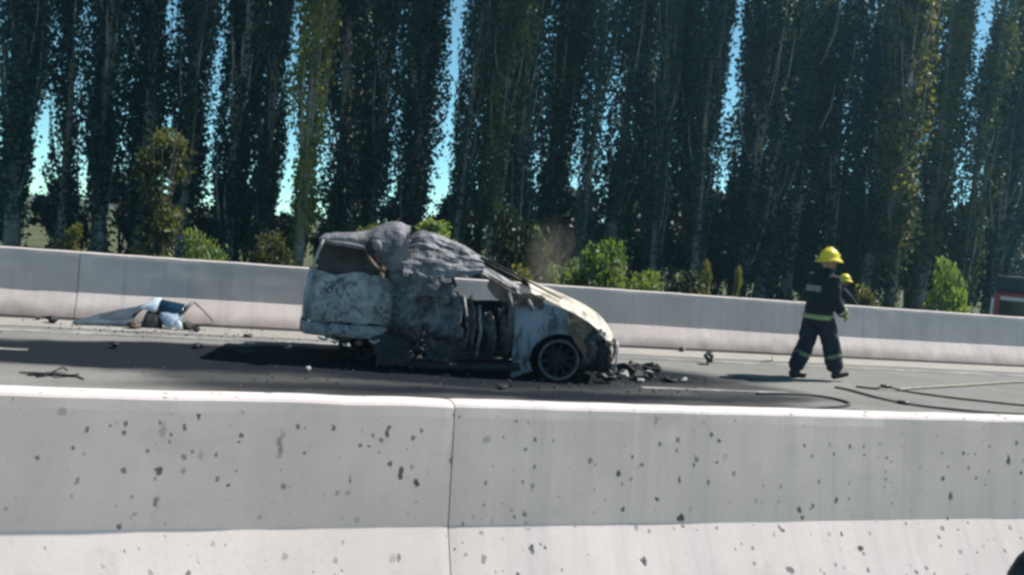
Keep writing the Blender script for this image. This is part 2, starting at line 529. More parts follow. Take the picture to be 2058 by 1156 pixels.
M['dark_leaf'] = leaf_mat('dark_undergrowth_leaves', (.010, .020, .020), (.030, .045, .038), .15)
M['bush_leaf'] = leaf_mat('bright_bush_leaves', (.045, .085, .03), (.27, .37, .12), .45)
M['bush_leaf_yellow'] = leaf_mat('yellow_green_bush_leaves', (.09, .10, .03), (.24, .24, .08), .4)
M['mid_leaf'] = leaf_mat('olive_leaves_painted_sun_clumps', (.014, .028, .02), (.20, .21, .065), .4, .40, .68)  # dark to yellow-green ramp paints sunlit clumps into the foliage
M['bark'] = plain('poplar_bark', (.25, .225, .20), .95, 0, .4, 5, .8)
M['bark_dark'] = plain('dark_bark', (.05, .045, .042), .95, 0, .4, 5, .8)

def leaves(m, rng, c, sig, n, size, hang=.5):
    gx, gy, gz = sig
    for _ in range(n):
        p = Vector((c[0] + rng.gauss(0, gx), c[1] + rng.gauss(0, gy), c[2] + rng.gauss(0, gz)))
        s = size * rng.uniform(.65, 1.35)
        a = rng.uniform(0, 6.283)
        tlt = rng.uniform(-1.2, 1.2)
        d = Vector((math.cos(a) * math.cos(tlt), math.sin(a) * math.cos(tlt), math.sin(tlt) - hang)).normalized()
        w = d.cross(Vector((rng.uniform(-1, 1), rng.uniform(-1, 1), rng.uniform(-1, 1))))
        if w.length < .05: continue
        w = w.normalized() * s * .42
        d = d * s
        b = len(m.v)
        fold = d.cross(w).normalized() * s * .12
        m.v.extend([tuple(p - d * .5), tuple(p + w + fold), tuple(p + d * .6), tuple(p - w + fold)])
        m.f.append((b, b + 1, b + 2, b + 3))

def make_poplar(seed, H=17.0, rad=.72, skirt=2.2, dens=1.0):
    rng = random.Random(seed)
    tr = MB()
    lv = MB()
    ph = rng.uniform(0, 6)
    def axis(z):
        return Vector((.10 * math.sin(z * .45 + ph) + .015 * z * math.sin(ph), .10 * math.cos(z * .38 + ph), z))
    tr.tube([axis(z * H * .95 / 14) for z in range(15)], [.19 * (1 - .85 * z / 14) + .012 + (.05 if z == 0 else 0) for z in range(15)], 9)
    def prof(z):
        t = z / H
        return rad * lerp_tab([(0, .25), (skirt / H * .5, .35), (skirt / H * 1.4, .8), (.35, 1.0), (.6, .95), (.85, .6), (1.0, .12)], t)
    nb = 44
    for i in range(nb):
        z = rng.uniform(.6, H * .85)
        a = rng.uniform(0, 6.283)
        L = rng.uniform(1.4, 3.6)
        rr = prof(min(z + L * .5, H)) * rng.uniform(.6, 1.15)
        p0 = axis(z)
        dirv = Vector((math.cos(a), math.sin(a), 0))
        pts = [p0, p0 + dirv * rr * .55 + Vector((0, 0, L * .28)), p0 + dirv * rr * .9 + Vector((0, 0, L * .62)), p0 + dirv * rr + Vector((0, 0, L))]
        r = .055 * (1 - .5 * z / H) * rng.uniform(.7, 1.3)
        tr.tube(pts, [r, r * .7, r * .45, r * .15], 5)
    # foliage in upright tufts hugging the limbs
    nt = int(150 * dens)
    for i in range(nt):
        z = rng.uniform(.35, 1) ** .8 * H if rng.random() < .25 else rng.uniform(skirt * .7, 11.5)
        a = rng.uniform(0, 6.283)
        rr = prof(z) * math.sqrt(rng.uniform(.04, 1)) * rng.uniform(.7, 1.25) * (1 + .35 * noise.noise(Vector((seed, z * .55, a * .6))))
        c = axis(min(z, H * .95)) + Vector((math.cos(a) * rr, math.sin(a) * rr, 0))
        leaves(lv, rng, c, (.115, .115, .58), rng.randint(50, 95), .13)
    for i in range(int(10 * dens)):
        z = rng.uniform(.3, skirt)
        a = rng.uniform(0, 6.283)
        rr = rad * rng.uniform(.1, .6)
        leaves(lv, rng, axis(z) + Vector((math.cos(a) * rr, math.sin(a) * rr, 0)), (.12, .12, .25), rng.randint(15, 35), .12)
    return tr.mesh('poplar_trunk', True), lv.mesh('poplar_crown')

poplars = [make_poplar(11 + i, 16 + (i % 3), .70 + .05 * (i % 3), [2.6, 1.6, 3.2, 2.0, 2.8, 1.3][i], 1.0) for i in range(6)]
lit_crowns = []
for tr_me, cr_me in poplars:
    tr_me.materials.append(M['bark'])
    cr_me.materials.append(M['poplar_leaf'])
ORD = ['first', 'second', 'third', 'fourth', 'fifth', 'sixth', 'seventh', 'eighth', 'ninth', 'tenth', 'eleventh', 'twelfth', 'thirteenth', 'fourteenth', 'fifteenth', 'sixteenth', 'seventeenth', 'eighteenth', 'nineteenth', 'twentieth', 'twenty-first', 'twenty-second', 'twenty-third', 'twenty-fourth', 'twenty-fifth', 'twenty-sixth', 'twenty-seventh', 'twenty-eighth', 'twenty-ninth', 'thirtieth']
rt = random.Random(5)
def add_poplar(x, y, k, sxy, label, group, lit=False, rot=None, sz=1.0, lean=0):
    root = empty('poplar_tree', (x, y, -.5), rt.uniform(0, 6.28) if rot is None else rot)
    root.rotation_euler.x = rt.uniform(-.03, .03)
    root.rotation_euler.y = rt.uniform(-.02, .035)
    root.scale = (sxy, sxy, sz)
    tag(root, label, 'tree', group)
    t_ = link_mesh('trunk', poplars[k][0], None, root)
    c_ = link_mesh('crown', poplars[k][1], None, root)
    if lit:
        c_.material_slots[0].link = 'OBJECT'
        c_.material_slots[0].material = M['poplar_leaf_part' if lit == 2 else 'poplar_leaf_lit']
    return root
FRONT = [(-5.30, .95), (-4.2, .62), (-3.12, .78), (-2.05, .78), (-.85, .80), (.55, .80), (1.42, .66), (2.50, .74), (3.78, .88), (4.75, .74), (6.05, .86), (7.55, .62), (8.45, .72), (9.62, .82), (11.10, .92), (11.95, .55), (13.1, .88), (14.45, .62), (15.2, .84), (16.1, .80), (17.85, 1.05), (19.25, 1.0), (20.85, 1.05), (22.2, 1.0), (23.5, .95), (24.7, .92), (26.35, 1.1), (27.5, .75), (29.7, 1.15), (31.4, 1.1)]
for i, (x, w) in enumerate(FRONT):
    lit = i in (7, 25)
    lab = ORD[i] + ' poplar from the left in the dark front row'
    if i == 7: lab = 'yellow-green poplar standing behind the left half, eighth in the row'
    if i == 25: lab = 'yellow-green poplar with sunlight painted into its leaves behind the firefighters'
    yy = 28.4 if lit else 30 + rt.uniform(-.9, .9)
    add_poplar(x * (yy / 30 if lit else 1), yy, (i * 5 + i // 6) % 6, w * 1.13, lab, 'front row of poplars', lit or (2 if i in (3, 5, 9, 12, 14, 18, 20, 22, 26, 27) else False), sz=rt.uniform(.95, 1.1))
BACK = [(-6.3, 0), (-3.7, 2), (-2.45, 4), (-.9, 1), (.75, 3), (1.85, 5), (4.8, 2), (5.5, 4), (7.3, 3), (10.2, 5), (11.75, 0), (13.3, 1), (18.2, 2), (19.4, 1), (21.6, 4), (23.3, 3), (25.2, 0), (26.9, 5), (28.5, 3), (31.9, 1), (16.9, 2), (30.3, 4), (35.0, 0)]
for i, (x, k) in enumerate(BACK):
    add_poplar(x, 36 + rt.uniform(-.8, .8), k, .85, 'dark poplar half hidden behind the front row of poplars', 'poplars behind the front row', sz=1.1)

def make_bush(seed, rx, h, n, size, open_=.3, trunk=True):
    rng = random.Random(seed)
    st = MB()
    lv = MB()
    for i in range(7):
        a = rng.uniform(0, 6.28); e = rng.uniform(.3, .8)
        st.tube([(0.05 * math.cos(a), .05 * math.sin(a), 0), (rx * .3 * e * math.cos(a), rx * .3 * e * math.sin(a), h * .4), (rx * e * math.cos(a), rx * e * math.sin(a), h * rng.uniform(.6, .95))], [.035, .022, .006], 5)
    lobes = []
    for i in range(9):
        a = rng.uniform(0, 6.28)
        q = rx * rng.uniform(.15, .85)
        zz = h * rng.uniform(.12, .86)
        lobes.append((q * math.cos(a) * (1.15 - zz / h * .6), q * math.sin(a) * (1.15 - zz / h * .6), zz, rx * rng.uniform(.28, .5)))
    for i in range(n):
        lx, ly, lz, lr = rng.choice(lobes)
        d = Vector((rng.gauss(0, 1), rng.gauss(0, 1), rng.gauss(0, 1))).normalized() * lr * rng.uniform(.5, 1.05)
        leaves(lv, rng, (lx + d.x, ly + d.y, max(.05, lz + d.z)), (.10, .10, .08), rng.randint(20, 38), size, .2)
    return st.mesh('bush_stem', True), lv.mesh('bush_foliage')
bushes = [make_bush(70, .9, 1.5, 75, .10), make_bush(71, .7, 1.9, 70, .10), make_bush(72, 1.1, 3.0, 170, .15), make_bush(73, .8, 3.6, 85, .10)]
for a, b in bushes:
    a.materials.append(M['bark_dark']); b.materials.append(M['bush_leaf'])
def add_bush(name, x, y, k, s, mat, label, group=None, sz=1.0):
    root = empty(name, (x, y, -.5), rt.uniform(0, 6.28))
    root.scale = (s, s, s * sz)
    tag(root, label, 'bush' if name != 'small_tree' else 'tree', group)
    link_mesh('trunk' if name == 'small_tree' else 'stem', bushes[k][0], None, root)
    c_ = link_mesh('foliage' if name != 'small_tree' else 'crown', bushes[k][1], None, root)
    c_.material_slots[0].link = 'OBJECT'
    c_.material_slots[0].material = M[mat]
    return root
G = 'sunlit bushes behind the far wall'
add_bush('bush', 7.35, 17.6, 0, .98, 'bush_leaf', 'bright green leafy bush behind the wall, above the car bonnet', G, 1.3)
add_bush('bush', 8.55, 17.9, 0, .72, 'bush_leaf', 'small green bush just right of the bright bush above the bonnet', G, 1.3)
add_bush('bush', 6.05, 18.4, 1, .75, 'bush_leaf_yellow', 'yellowish bush behind the wall at the car windscreen', G, 1.15)
add_bush('bush', 6.75, 20.5, 0, .95, 'mid_leaf', 'olive bush between the windscreen and the bright green bush', G, 1.7)
add_bush('bush', 10.9, 20.5, 0, .8, 'mid_leaf', 'dim olive bush left of the slender saplings', G, 1.2)
add_bush('bush', 3.3, 21.5, 0, .8, 'mid_leaf', 'olive bush behind the rear of the car roof', G, 1.5)
add_bush('bush', 1.3, 22.0, 0, .7, 'mid_leaf', 'low olive bush behind the wall, near the car tail', G, 1.4)
add_bush('bush', 16.1, 20.5, 1, .7, 'mid_leaf', 'dim olive bush right of the second firefighter', G, 1.3)
add_bush('bush', 9.6, 18.6, 0, .6, 'bush_leaf', 'low green bush farthest right of the group above the bonnet', G, 1.1)
add_bush('bush', 4.6, 18.2, 0, .6, 'mid_leaf', 'olive bush showing behind the collapsed car roof', G, 1.6)
add_bush('bush', 12.4, 22, 3, .22, 'bush_leaf_yellow', 'slender yellow-green sapling left of the walking firefighter, nearer the car', G, 2.6)
add_bush('bush', 13.5, 22.3, 3, .20, 'bush_leaf_yellow', 'slender yellow-green sapling close left of the walking firefighter', G, 2.7)
add_bush('bush', 17.7, 19.2, 0, .62, 'bush_leaf', 'bright green upright bush behind the wall near the red vehicle', G, 2.3)
add_bush('bush', -.05, 20.5, 0, .6, 'bush_leaf', 'low green bush behind the wall, left of the car roof', G, 1.6)
add_bush('bush', -3.0, 24, 1, .5, 'mid_leaf', 'small yellow bush between the poplars at the left edge', G, 1.7)
add_bush('bush', 5.2, 23, 2, .62, 'bush_leaf', 'green bush showing just above the car roof', G, 1.25)
add_bush('bush', 8.1, 23, 1, .9, 'bush_leaf', 'sparse green bush above the car windscreen, below the poplars', G, 1.5)
add_bush('small_tree', -1.05, 22, 3, 1.0, 'mid_leaf', 'small olive-green tree in front of the poplars at the left', 'sunlit small trees', 1.15)
# dark undergrowth between the trunks
und = [(-6.5, 33.5, 2, .7), (-4.4, 33.8, 2, .6), (-1.9, 33.2, 2, .75), (.3, 33.5, 2, .7), (2.2, 34, 2, .6), (4.2, 33.2, 2, .95), (6.1, 33.4, 2, .85), (8.3, 33.5, 2, 1.0), (10.4, 33, 2, 1.05), (12.6, 33.4, 2, 1.2), (14.6, 33, 2, 1.15), (16.8, 33.6, 2, 1.3), (19, 33, 2, 1.35), (21.3, 33.4, 2, 1.3), (23.5, 33, 2, 1.4), (25.8, 33.3, 2, 1.35), (28.2, 33, 2, 1.45), (30.8, 33.4, 2, 1.4), (33.5, 33, 2, 1.5), (-7.5, 38, 2, .9), (-5.4, 38.5, 2, .8), (-3.2, 38, 2, .95), (-1.0, 38.6, 2, .85), (1.3, 38, 2, .9), (3.4, 38.4, 2, .85), (5.6, 38, 2, 1.0), (7.8, 38.5, 2, 1.1), (10, 38, 2, 1.15), (12.6, 38.5, 2, 1.25), (15, 38, 2, 1.3), (17.8, 38.4, 2, 1.5), (20.6, 38, 2, 1.5), (23.6, 38.5, 2, 1.55), (26.6, 38, 2, 1.6), (29.6, 38.5, 2, 1.6), (32.8, 38, 2, 1.65), (36, 38.4, 2, 1.7)]
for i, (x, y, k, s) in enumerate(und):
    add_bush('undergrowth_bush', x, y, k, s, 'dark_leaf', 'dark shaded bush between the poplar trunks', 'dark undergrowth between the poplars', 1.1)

# ------------------------------------------------------------------ the burnt car (x forward, y away from the camera side, origin under the front wheel)
car = empty('burnt_car', (3.93, 10.18, 0), R(-14))
tag(car, 'burnt-out crushed car wreck standing across the scorched carriageway', 'car')
W = 1.62

def csheet(name, fn, nu, nv, mat, amp, sc, seed, parent=car, keep=None, solid=.006, ragged=0.0, smooth=True):
    m = MB()
    def f(u, v):
        p = Vector(fn(u, v))
        return p + crumple(p, amp, sc, seed)
    kp = keep
    if ragged:
        def kp(u, v):
            e = min(u, 1 - u, v, 1 - v)
            if e < ragged and noise.noise(Vector((u * 9, v * 9, seed))) > (e / ragged) * 1.2 - .45:
                return False
            return keep(u, v) if keep else True
    m.grid(f, nu, nv, kp)
    o = m.build(name, mat, parent, smooth=smooth)
    if not smooth:
        tm = o.modifiers.new('facets', 'TRIANGULATE'); tm.quad_method = 'SHORTEST_DIAGONAL'
    md = o.modifiers.new('solid', 'SOLIDIFY'); md.thickness = solid; md.offset = 0
    return o

# rear quarter: wraps from the tail round the corner to the crushed middle
plan = [(0, (-3.02, 1.60)), (.18, (-3.06, .85)), (.34, (-3.02, .25)), (.40, (-2.95, .07)), (.46, (-2.86, .0)), (.62, (-2.52, -.04)), (.80, (-2.18, .0)), (.92, (-1.97, .07)), (1, (-1.84, .20))]
def quarter(u, v):
    x, y = lerp_tab(plan, u)
    top = 1.06 + .02 * math.sin(u * 20)
    z = .46 + (top - .46) * v
    y += (.05 * (1 - v) ** 2 + .05 * v ** 3)
    x += (.05 * v ** 2 if u < .45 else 0)
    return (x, y, z)
csheet('rear_quarter_panel', quarter, 90, 36, M['burnt_side'], .028, 4.0, 1.0, ragged=.06)
def rbump(u, v):
    x, y = lerp_tab(plan, u * .93)
    z = .31 + .15 * v
    y += .05 - .03 * math.sin(math.pi * v)
    return (x - .01, y, z)
csheet('rear_bumper', rbump, 70, 8, M['burnt_side'], .012, 4.0, 2.0, ragged=.05)
# crease and light cluster hole on the rear corner
mm = MB().tube([(-2.93, .02, .50), (-2.945, .0, .75), (-2.915, .0, .97), (-2.88, .03, 1.07)], [.022, .026, .024, .018], 7)
mm.build('corner_pillar', M['burnt_fender'], car, True)
# rear roof section, folded up over the window opening
zt = [(-2.86, 1.44), (-2.72, 1.485), (-2.55, 1.50), (-2.36, 1.535), (-2.2, 1.62), (-2.02, 1.675), (-1.86, 1.63)]
zl = [(-2.86, 1.37), (-2.72, 1.365), (-2.55, 1.36), (-2.36, 1.345), (-2.24, 1.28), (-2.12, 1.16), (-2.0, 1.10), (-1.86, 1.04)]
def roof_rear(u, v):
    x = -2.84 + 1.0 * u
    a, b = smooth_tab(zl, x), smooth_tab(zt, x)
    if v < .5:
        t = v / .5
        return (x, .10 - .09 * math.sin(math.pi * t) + .30 * t ** 2.0, a + (b - a) * math.sin(t * math.pi / 2))
    t = (v - .5) / .5
    return (x - .05 * t, .40 + 1.05 * t, b - .06 * t ** 2)
csheet('rear_roof', roof_rear, 30, 26, M['burnt_roof'], .026, 5.0, 3.0, smooth=False)
# rolled lower lip of the rear roof
MB().tube([(-2.83, .09, 1.39), (-2.7, .05, 1.375), (-2.5, .04, 1.37), (-2.34, .05, 1.35), (-2.25, .04, 1.29)], [.022, .028, .03, .028, .02], 8).build('roof_rail', M['burnt_roof'], car, True)
MB().tube([(-2.80, .08, 1.40), (-2.85, .05, 1.27), (-2.885, .03, 1.13), (-2.89, .03, 1.03)], [.022, .017, .016, .02], 7).build('rear_pillar', M['burnt_bonnet'], car, True)
MB().tube([(-2.33, .05, 1.36), (-2.27, .01, 1.24), (-2.2, 0, 1.16), (-2.08, .02, 1.09)], [.014, .018, .02, .02], 7).build('side_pillar', M['burnt_rust'], car, True)
def stubw(p): return p + crumple(p, .012, 9, 4)
MB().ball((-2.19, -.03, 1.385), (.062, .05, .07), 14, 10, stubw).build('crushed_lamp', M['burnt_roof'], car, True)
MB().ball((-2.245, -.02, 1.37), (.07, .05, .085), 14, 10, stubw).build('lamp_housing', M['char'], car, True)
# inside of the rear: dark far side, seat remains
def farside(u, v):
    return (-2.95 + 1.50 * u, W - .03, .2 + .95 * v)
csheet('far_side_panel', farside, 30, 20, M['burnt_rust'], .03, 3.0, 5.0)
def cargo(u, v): return (-2.9 + 1.7 * u, .15 + 1.4 * v, .42 + .06 * math.sin(u * 7))
csheet('cargo_floor', cargo, 24, 20, M['char'], .04, 4.0, 5.5)
def rseat(u, v): return (-2.28 + .12 * v, .2 + 1.25 * u, .45 + .75 * v)
csheet('rear_seat_frame', rseat, 24, 16, M['burnt_rust'], .04, 4.0, 5.8)
def rearwin(u, v): return (-2.86 + .66 * u, .12 + .10 * v + .06 * u, 1.02 + .36 * v)
csheet('burnt_window_lining', rearwin, 24, 14, M['burnt_lining'], .012, 5.0, 6.2)
# front roof section, collapsed and twisted toward the near side
zt2 = [(-1.84, 1.52), (-1.72, 1.585), (-1.55, 1.56), (-1.30, 1.475), (-1.1, 1.395), (-.92, 1.315)]
zl2 = [(-1.84, 1.06), (-1.6, 1.04), (-1.35, 1.05), (-1.15, 1.085), (-.92, 1.16)]
def roof_front(u, v):
    x = -1.86 + .95 * u
    a, b = smooth_tab(zl2, x), smooth_tab(zt2, x)
    if v < .5:
        t = v / .5
        fold = .02 * math.sin(t * 15 + x * 3)
        q = Vector((x * 1.6 + t * 1.2, t * 7.0, 3.3))
        rd = (1 - 2 * abs(noise.noise(q))) * .035 + (1 - 2 * abs(noise.noise(q * 2.1 + Vector((5, 1, 0))))) * .016
        return (x - .05 * (1 - t), -.03 + .42 * t - rd, a + (b - a) * (t ** .85) + rd * .5)
    t = (v - .5) / .5
    return (x, .39 + 1.05 * t, b - .10 * t + .03 * math.sin(t * 9))
csheet('front_roof', roof_front, 34, 34, M['burnt_roof'], .022, 5.5, 7.0, ragged=.07, smooth=False)
def roof_fold(u, v):
    return (-2.0 + .24 * u + .03 * v, .12 + .8 * v - .06 * math.sin(math.pi * u), 1.38 + .17 * v - .10 * math.sin(math.pi * u))
csheet('roof_fold', roof_fold, 14, 20, M['burnt_rust'], .03, 5.0, 8.0)
# shoulder of the middle, between roof and door
def shoulder(u, v):
    x = -2.05 + .78 * u
    return (x, -.04 + .06 * math.sin(u * 8) + .05 * v, .86 + (.24 + .05 * math.sin(u * 5)) * v)
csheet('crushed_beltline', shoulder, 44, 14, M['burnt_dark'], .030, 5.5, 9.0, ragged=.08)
# crushed doors
def door_rear(u, v):
    x = -2.02 + .50 * u + .10 * (v - .5)
    z = .04 + .90 * v
    return (x, -.05 + .12 * abs(u - .5) + .05 * math.sin(v * 7), z)
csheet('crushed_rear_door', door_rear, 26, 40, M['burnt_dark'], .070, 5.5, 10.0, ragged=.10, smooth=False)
def door_front(u, v):
    x = -1.60 + .46 * u + .04 * math.sin(v * 5)
    z = .06 + .90 * v
    return (x, -.02 - .05 * math.sin(u * 3) + .04 * math.sin(v * 9), z)
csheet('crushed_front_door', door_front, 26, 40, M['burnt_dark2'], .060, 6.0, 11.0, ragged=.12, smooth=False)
def torn(u, v):
    x = -2.25 + .48 * u + .15 * (1 - v)
    return (x, -.10 + .16 * v, .015 + .40 * v)
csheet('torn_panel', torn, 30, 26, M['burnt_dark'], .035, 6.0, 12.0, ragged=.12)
# sill, floor, underbody
MB().tube([(-1.95, .02, .07), (-1.5, -.01, .06), (-1.0, 0, .08), (-.45, .03, .13)], [.05, .06, .055, .05], 8).build('sill', M['char'], car, True)
def floor_(u, v): return (-2.7 + 2.4 * u, .05 + 1.5 * v, .17 + .05 * math.sin(u * 9) + (.12 if u < .25 else 0))
csheet('floor_pan', floor_, 30, 16, M['char'], .02, 4, 13.0)
MB().tube([(-2.32, -.02, .26), (-2.30, .5, .24), (-2.30, 1.1, .24), (-2.32, 1.6, .26)], [.035, .05, .05, .035], 8).build('rear_axle', M['burnt_rust'], car, True)
MB().tube([(-2.72, .2, .30), (-2.55, .15, .27), (-2.42, .12, .29)], .028, 8).build('exhaust_pipe', M['burnt_rust'], car, True)
# front door opening: door edges, seat frame, inner pillars
MB().tube([(-1.10, .25, .20), (-1.08, .22, .5), (-1.16, .2, .88)], [.02, .022, .018], 7).build('seat_rail', M['burnt_side'], car, True)
MB().tube([(-.96, .15, .18), (-.93, .12, .5), (-.97, .12, .80)], [.018, .02, .016], 7).build('seat_rail', M['burnt_side'], car, True)
def fseat(u, v): return (-1.28 + .30 * v * (1 - v) + .05 * v, .25 + .5 * u, .25 + .62 * v)
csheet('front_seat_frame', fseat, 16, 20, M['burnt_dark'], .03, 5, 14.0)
def fseat2(u, v): return (-1.28 + .30 * v * (1 - v) + .05 * v, .95 + .5 * u, .25 + .62 * v)
csheet('front_seat_frame', fseat2, 16, 20, M['char'], .03, 5, 14.5)
def fardoor(u, v): return (-1.25 + .95 * u, W - .02, .15 + .60 * v)
csheet('far_front_door', fardoor, 24, 20, M['char'], .02, 4, 15.0)
MB().tube([(-.62, .08, .16), (-.60, .03, .5), (-.60, .02, .80), (-.66, .03, .98)], [.045, .04, .04, .03], 8).build('hinge_pillar', M['burnt_dark'], car, True)
def dash(u, v): return (-.72 + .22 * v, .15 + 1.3 * u, .72 + .26 * v - .1 * (1 - v) * math.sin(u * 9))
csheet('dashboard_frame', dash, 20, 12, M['char'], .03, 5, 16.0)
def firewall(u, v): return (-.50, .06 + 1.5 * u, .15 + .75 * v)
csheet('firewall', firewall, 16, 12, M['char'], .02, 4, 16.5)
for i_, (x_, y_, w_, z0_, z1_) in enumerate(((-1.13, .10, .10, .22, .93), (-.90, .16, .13, .12, .74), (-1.02, .30, .16, .2, .62), (-.74, .22, .09, .3, .80))):
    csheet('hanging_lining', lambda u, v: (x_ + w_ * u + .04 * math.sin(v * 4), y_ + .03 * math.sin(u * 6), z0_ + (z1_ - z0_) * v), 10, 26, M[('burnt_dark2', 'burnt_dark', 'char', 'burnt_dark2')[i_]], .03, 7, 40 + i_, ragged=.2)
# cowl and windscreen base
def cowl(u, v):
    x = -.90 + .34 * u
    zz = lerp_tab([(-.98, 1.17), (-.8, 1.12), (-.56, 1.02)], x)
    zb = lerp_tab([(-.98, 1.10), (-.9, 1.02), (-.8, .90), (-.56, .84)], x)
    return (x, .01 + .05 * v, zb + (zz - zb) * v)
csheet('cowl_side', cowl, 22, 14, M['burnt_rust'], .018, 6, 17.0)
def cowl2(u, v):
    return (-1.0 + .48 * u, .03 + .25 * v, 1.17 - .22 * u + .10 * v)
csheet('bent_windscreen_frame', cowl2, 20, 10, M['burnt_roof'], .014, 5, 17.5)
MB().tube([(-1.0, .32, 1.345), (-.72, .25, 1.245), (-.45, .20, 1.13), (-.15, .14, 1.005), (-.02, .12, .95)], [.016, .013, .012, .012, .008], 7).build('windscreen_pillar', M['char'], car, True)
MB().tube([(-.95, 1.35, 1.26), (-.55, 1.42, 1.11), (-.3, 1.48, 1.0)], [.022, .02, .018], 7).build('windscreen_pillar', M['char'], car, True)
MB().tube([(-1.75, 1.45, 1.44), (-1.4, 1.5, 1.2), (-1.25, 1.55, .9)], [.03, .028, .03], 7).build('far_door_pillar', M['burnt_rust'], car, True)
# front wing with its arch
WC = (0.0, .235)
def wing(u, v):
    a = R(205 - 158 * u)
    ca, sa = math.cos(a), math.sin(a)
    r_in = .325 + .015 * math.sin(u * 7)
    best = 9
    for (x0, z0), (x1, z1) in zip(WING, WING[1:]):
        ex, ez = x1 - x0, z1 - z0
        den = ca * ez - sa * ex
        if abs(den) < 1e-6: continue
        t = ((x0 - WC[0]) * ez - (z0 - WC[1]) * ex) / den
        s_ = ((x0 - WC[0]) * sa - (z0 - WC[1]) * ca) / den
        if t > 0 and -.001 <= s_ <= 1.001: best = min(best, t)
    r = r_in + (max(best, r_in + .02) - r_in) * v
    x, z = WC[0] + r * ca, WC[1] + r * sa
    flare = .035 * (1 - v) ** 3
    return (x, .02 - flare + .08 * max(0, z - .62) + .10 * max(0, x - .1), z)
WING = [(-.55, -.1), (-.545, .45), (-.57, .80), (-.50, .915), (-.3, .895), (-.05, .845), (.15, .79), (.30, .70), (.42, .60), (.5, .3)]
csheet('front_wing', wing, 70, 22, M['wing'], .012, 4.0, 18.0)
def wing_rust(u, v):
    x = .02 + .32 * u
    zt_ = .815 - .40 * u
    return (x, .0 + .03 * u - .02, zt_ - (.10 + .10 * u) * (1 - v) - .02)
csheet('scorched_wing_edge', wing_rust, 16, 10, M['burnt_rust'], .02, 7, 19.0, ragged=.15)
# wheel-house liner behind the rim
def liner(u, v):
    a = R(200 - 190 * u)
    return (WC[0] + .36 * math.cos(a), .06 + .42 * v, WC[1] + .36 * math.sin(a))
csheet('wheel_housing', liner, 26, 6, M['char'], .006, 5, 20.0)
def linerb(u, v): return (-.45 + 1.0 * u, .46, .08 + .62 * v)
csheet('inner_wing', linerb, 16, 10, M['char'], .03, 4, 20.5)
# bonnet
bz = [(-.44, 1.10), (-.15, 1.02), (.15, .93), (.38, .835), (.54, .735), (.66, .60), (.72, .46)]
def bonnet(u, v):
    x = -.40 + 1.11 * u
    z = smooth_tab(bz, x)
    y = .02 + (W - .04) * v
    edge = min(v, 1 - v)
    z -= (.10 + .06 * u) * max(0, 1 - edge / .20) ** 1.5
    x -= .09 * abs(v - .5) ** 2 * 4 * u
    y += .10 * max(0, u - .7) * (1 if v < .5 else -1) * (1 - edge * 2)
    return (x, y, z)
csheet('bonnet', bonnet, 60, 50, M['burnt_bonnet'], .010, 3.0, 21.0)
MB().tube([(-.42, .0, .92), (-.40, -.02, .86), (-.35, -.03, .80)], [.02, .034, .02], 8).build('mirror_stub', M['burnt_roof'], car, True)
def hinge(u, v): return (-.58 + .36 * u, -.005 + .04 * v, .84 + .16 * v - .02 * u)
csheet('scorched_scuttle', hinge, 18, 8, M['burnt_rust'], .022, 8, 21.5, ragged=.1)
# stripped front end
rngc = random.Random(3)
fe = MB()
for z in (.22, .58):
    fe.tube([(.50, .06, z), (.56, .5, z), (.56, 1.1, z), (.50, 1.5, z)], .028, 7)
fe.tube([(.47, .08, .18), (.48, .05, .4), (.46, .07, .64)], .028, 7)
fe.tube([(.47, 1.5, .18), (.48, 1.5, .4), (.46, 1.5, .64)], .028, 7)
fe.build('radiator_support', M['char'], car, True)
def radi(u, v): return (.50, .2 + 1.2 * u, .2 + .4 * v)
csheet('radiator', radi, 14, 10, M['burnt_dark'], .012, 6, 22.0)
def blockw(p): return p + crumple(p, .05, 5, 23)
MB().ball((.22, .55, .46), (.25, .30, .22), 18, 12, blockw).build('engine_block', M['char'], car, True)
MB().ball((.38, .20, .38), (.12, .14, .13), 14, 10, blockw).build('melted_lamp_unit', M['burnt_dark'], car, True)
MB().ball((.34, .13, .60), (.10, .06, .08), 12, 8, lambda p: p + crumple(p, .03, 8, 24)).build('melted_air_box', M['burnt_rust'], car, True)
def crash(u, v):
    return (.62 - .25 * abs(u - .5) ** 2 * 4 * .5, .05 + 1.5 * u, .34 + .13 * v)
csheet('crash_bar', crash, 26, 6, M['burnt_dark'], .015, 5, 25.0)
def apron(u, v): return (.24 + .44 * u, .05 + .10 * u * u, .13 + (.46 + .06 * math.sin(u * 6)) * v)
csheet('melted_bumper', apron, 34, 34, M['burnt_dark'], .045, 8, 26.0, ragged=.18)
def nosecap(u, v): return (.66 + .03 * math.sin(v * 3) - .14 * (2 * u - 1) ** 2, .10 + 1.40 * u, .22 + .32 * v)
csheet('melted_grille', nosecap, 36, 14, M['burnt_dark'], .035, 6, 27.0, ragged=.12)
for i_, (x_, y_, z_, s_) in enumerate(((.45, .0, .55, .055), (.56, .02, .47, .05), (.36, -.01, .47, .045), (.60, .03, .30, .045))):
    MB().ball((x_, y_, z_), (s_, s_ * .6, s_ * .8), 12, 8, lambda p: p + crumple(p, .03, 9, 30 + i_)).build('melted_fitting', M['burnt_rust' if i_ % 2 else 'burnt_dark'], car, True)
MB().tube([(.67, .12, .50), (.685, .06, .42), (.675, .04, .30), (.665, .05, .15)], [.018, .014, .011, .009], 6).build('hanging_strip', M['ash'], car, True)
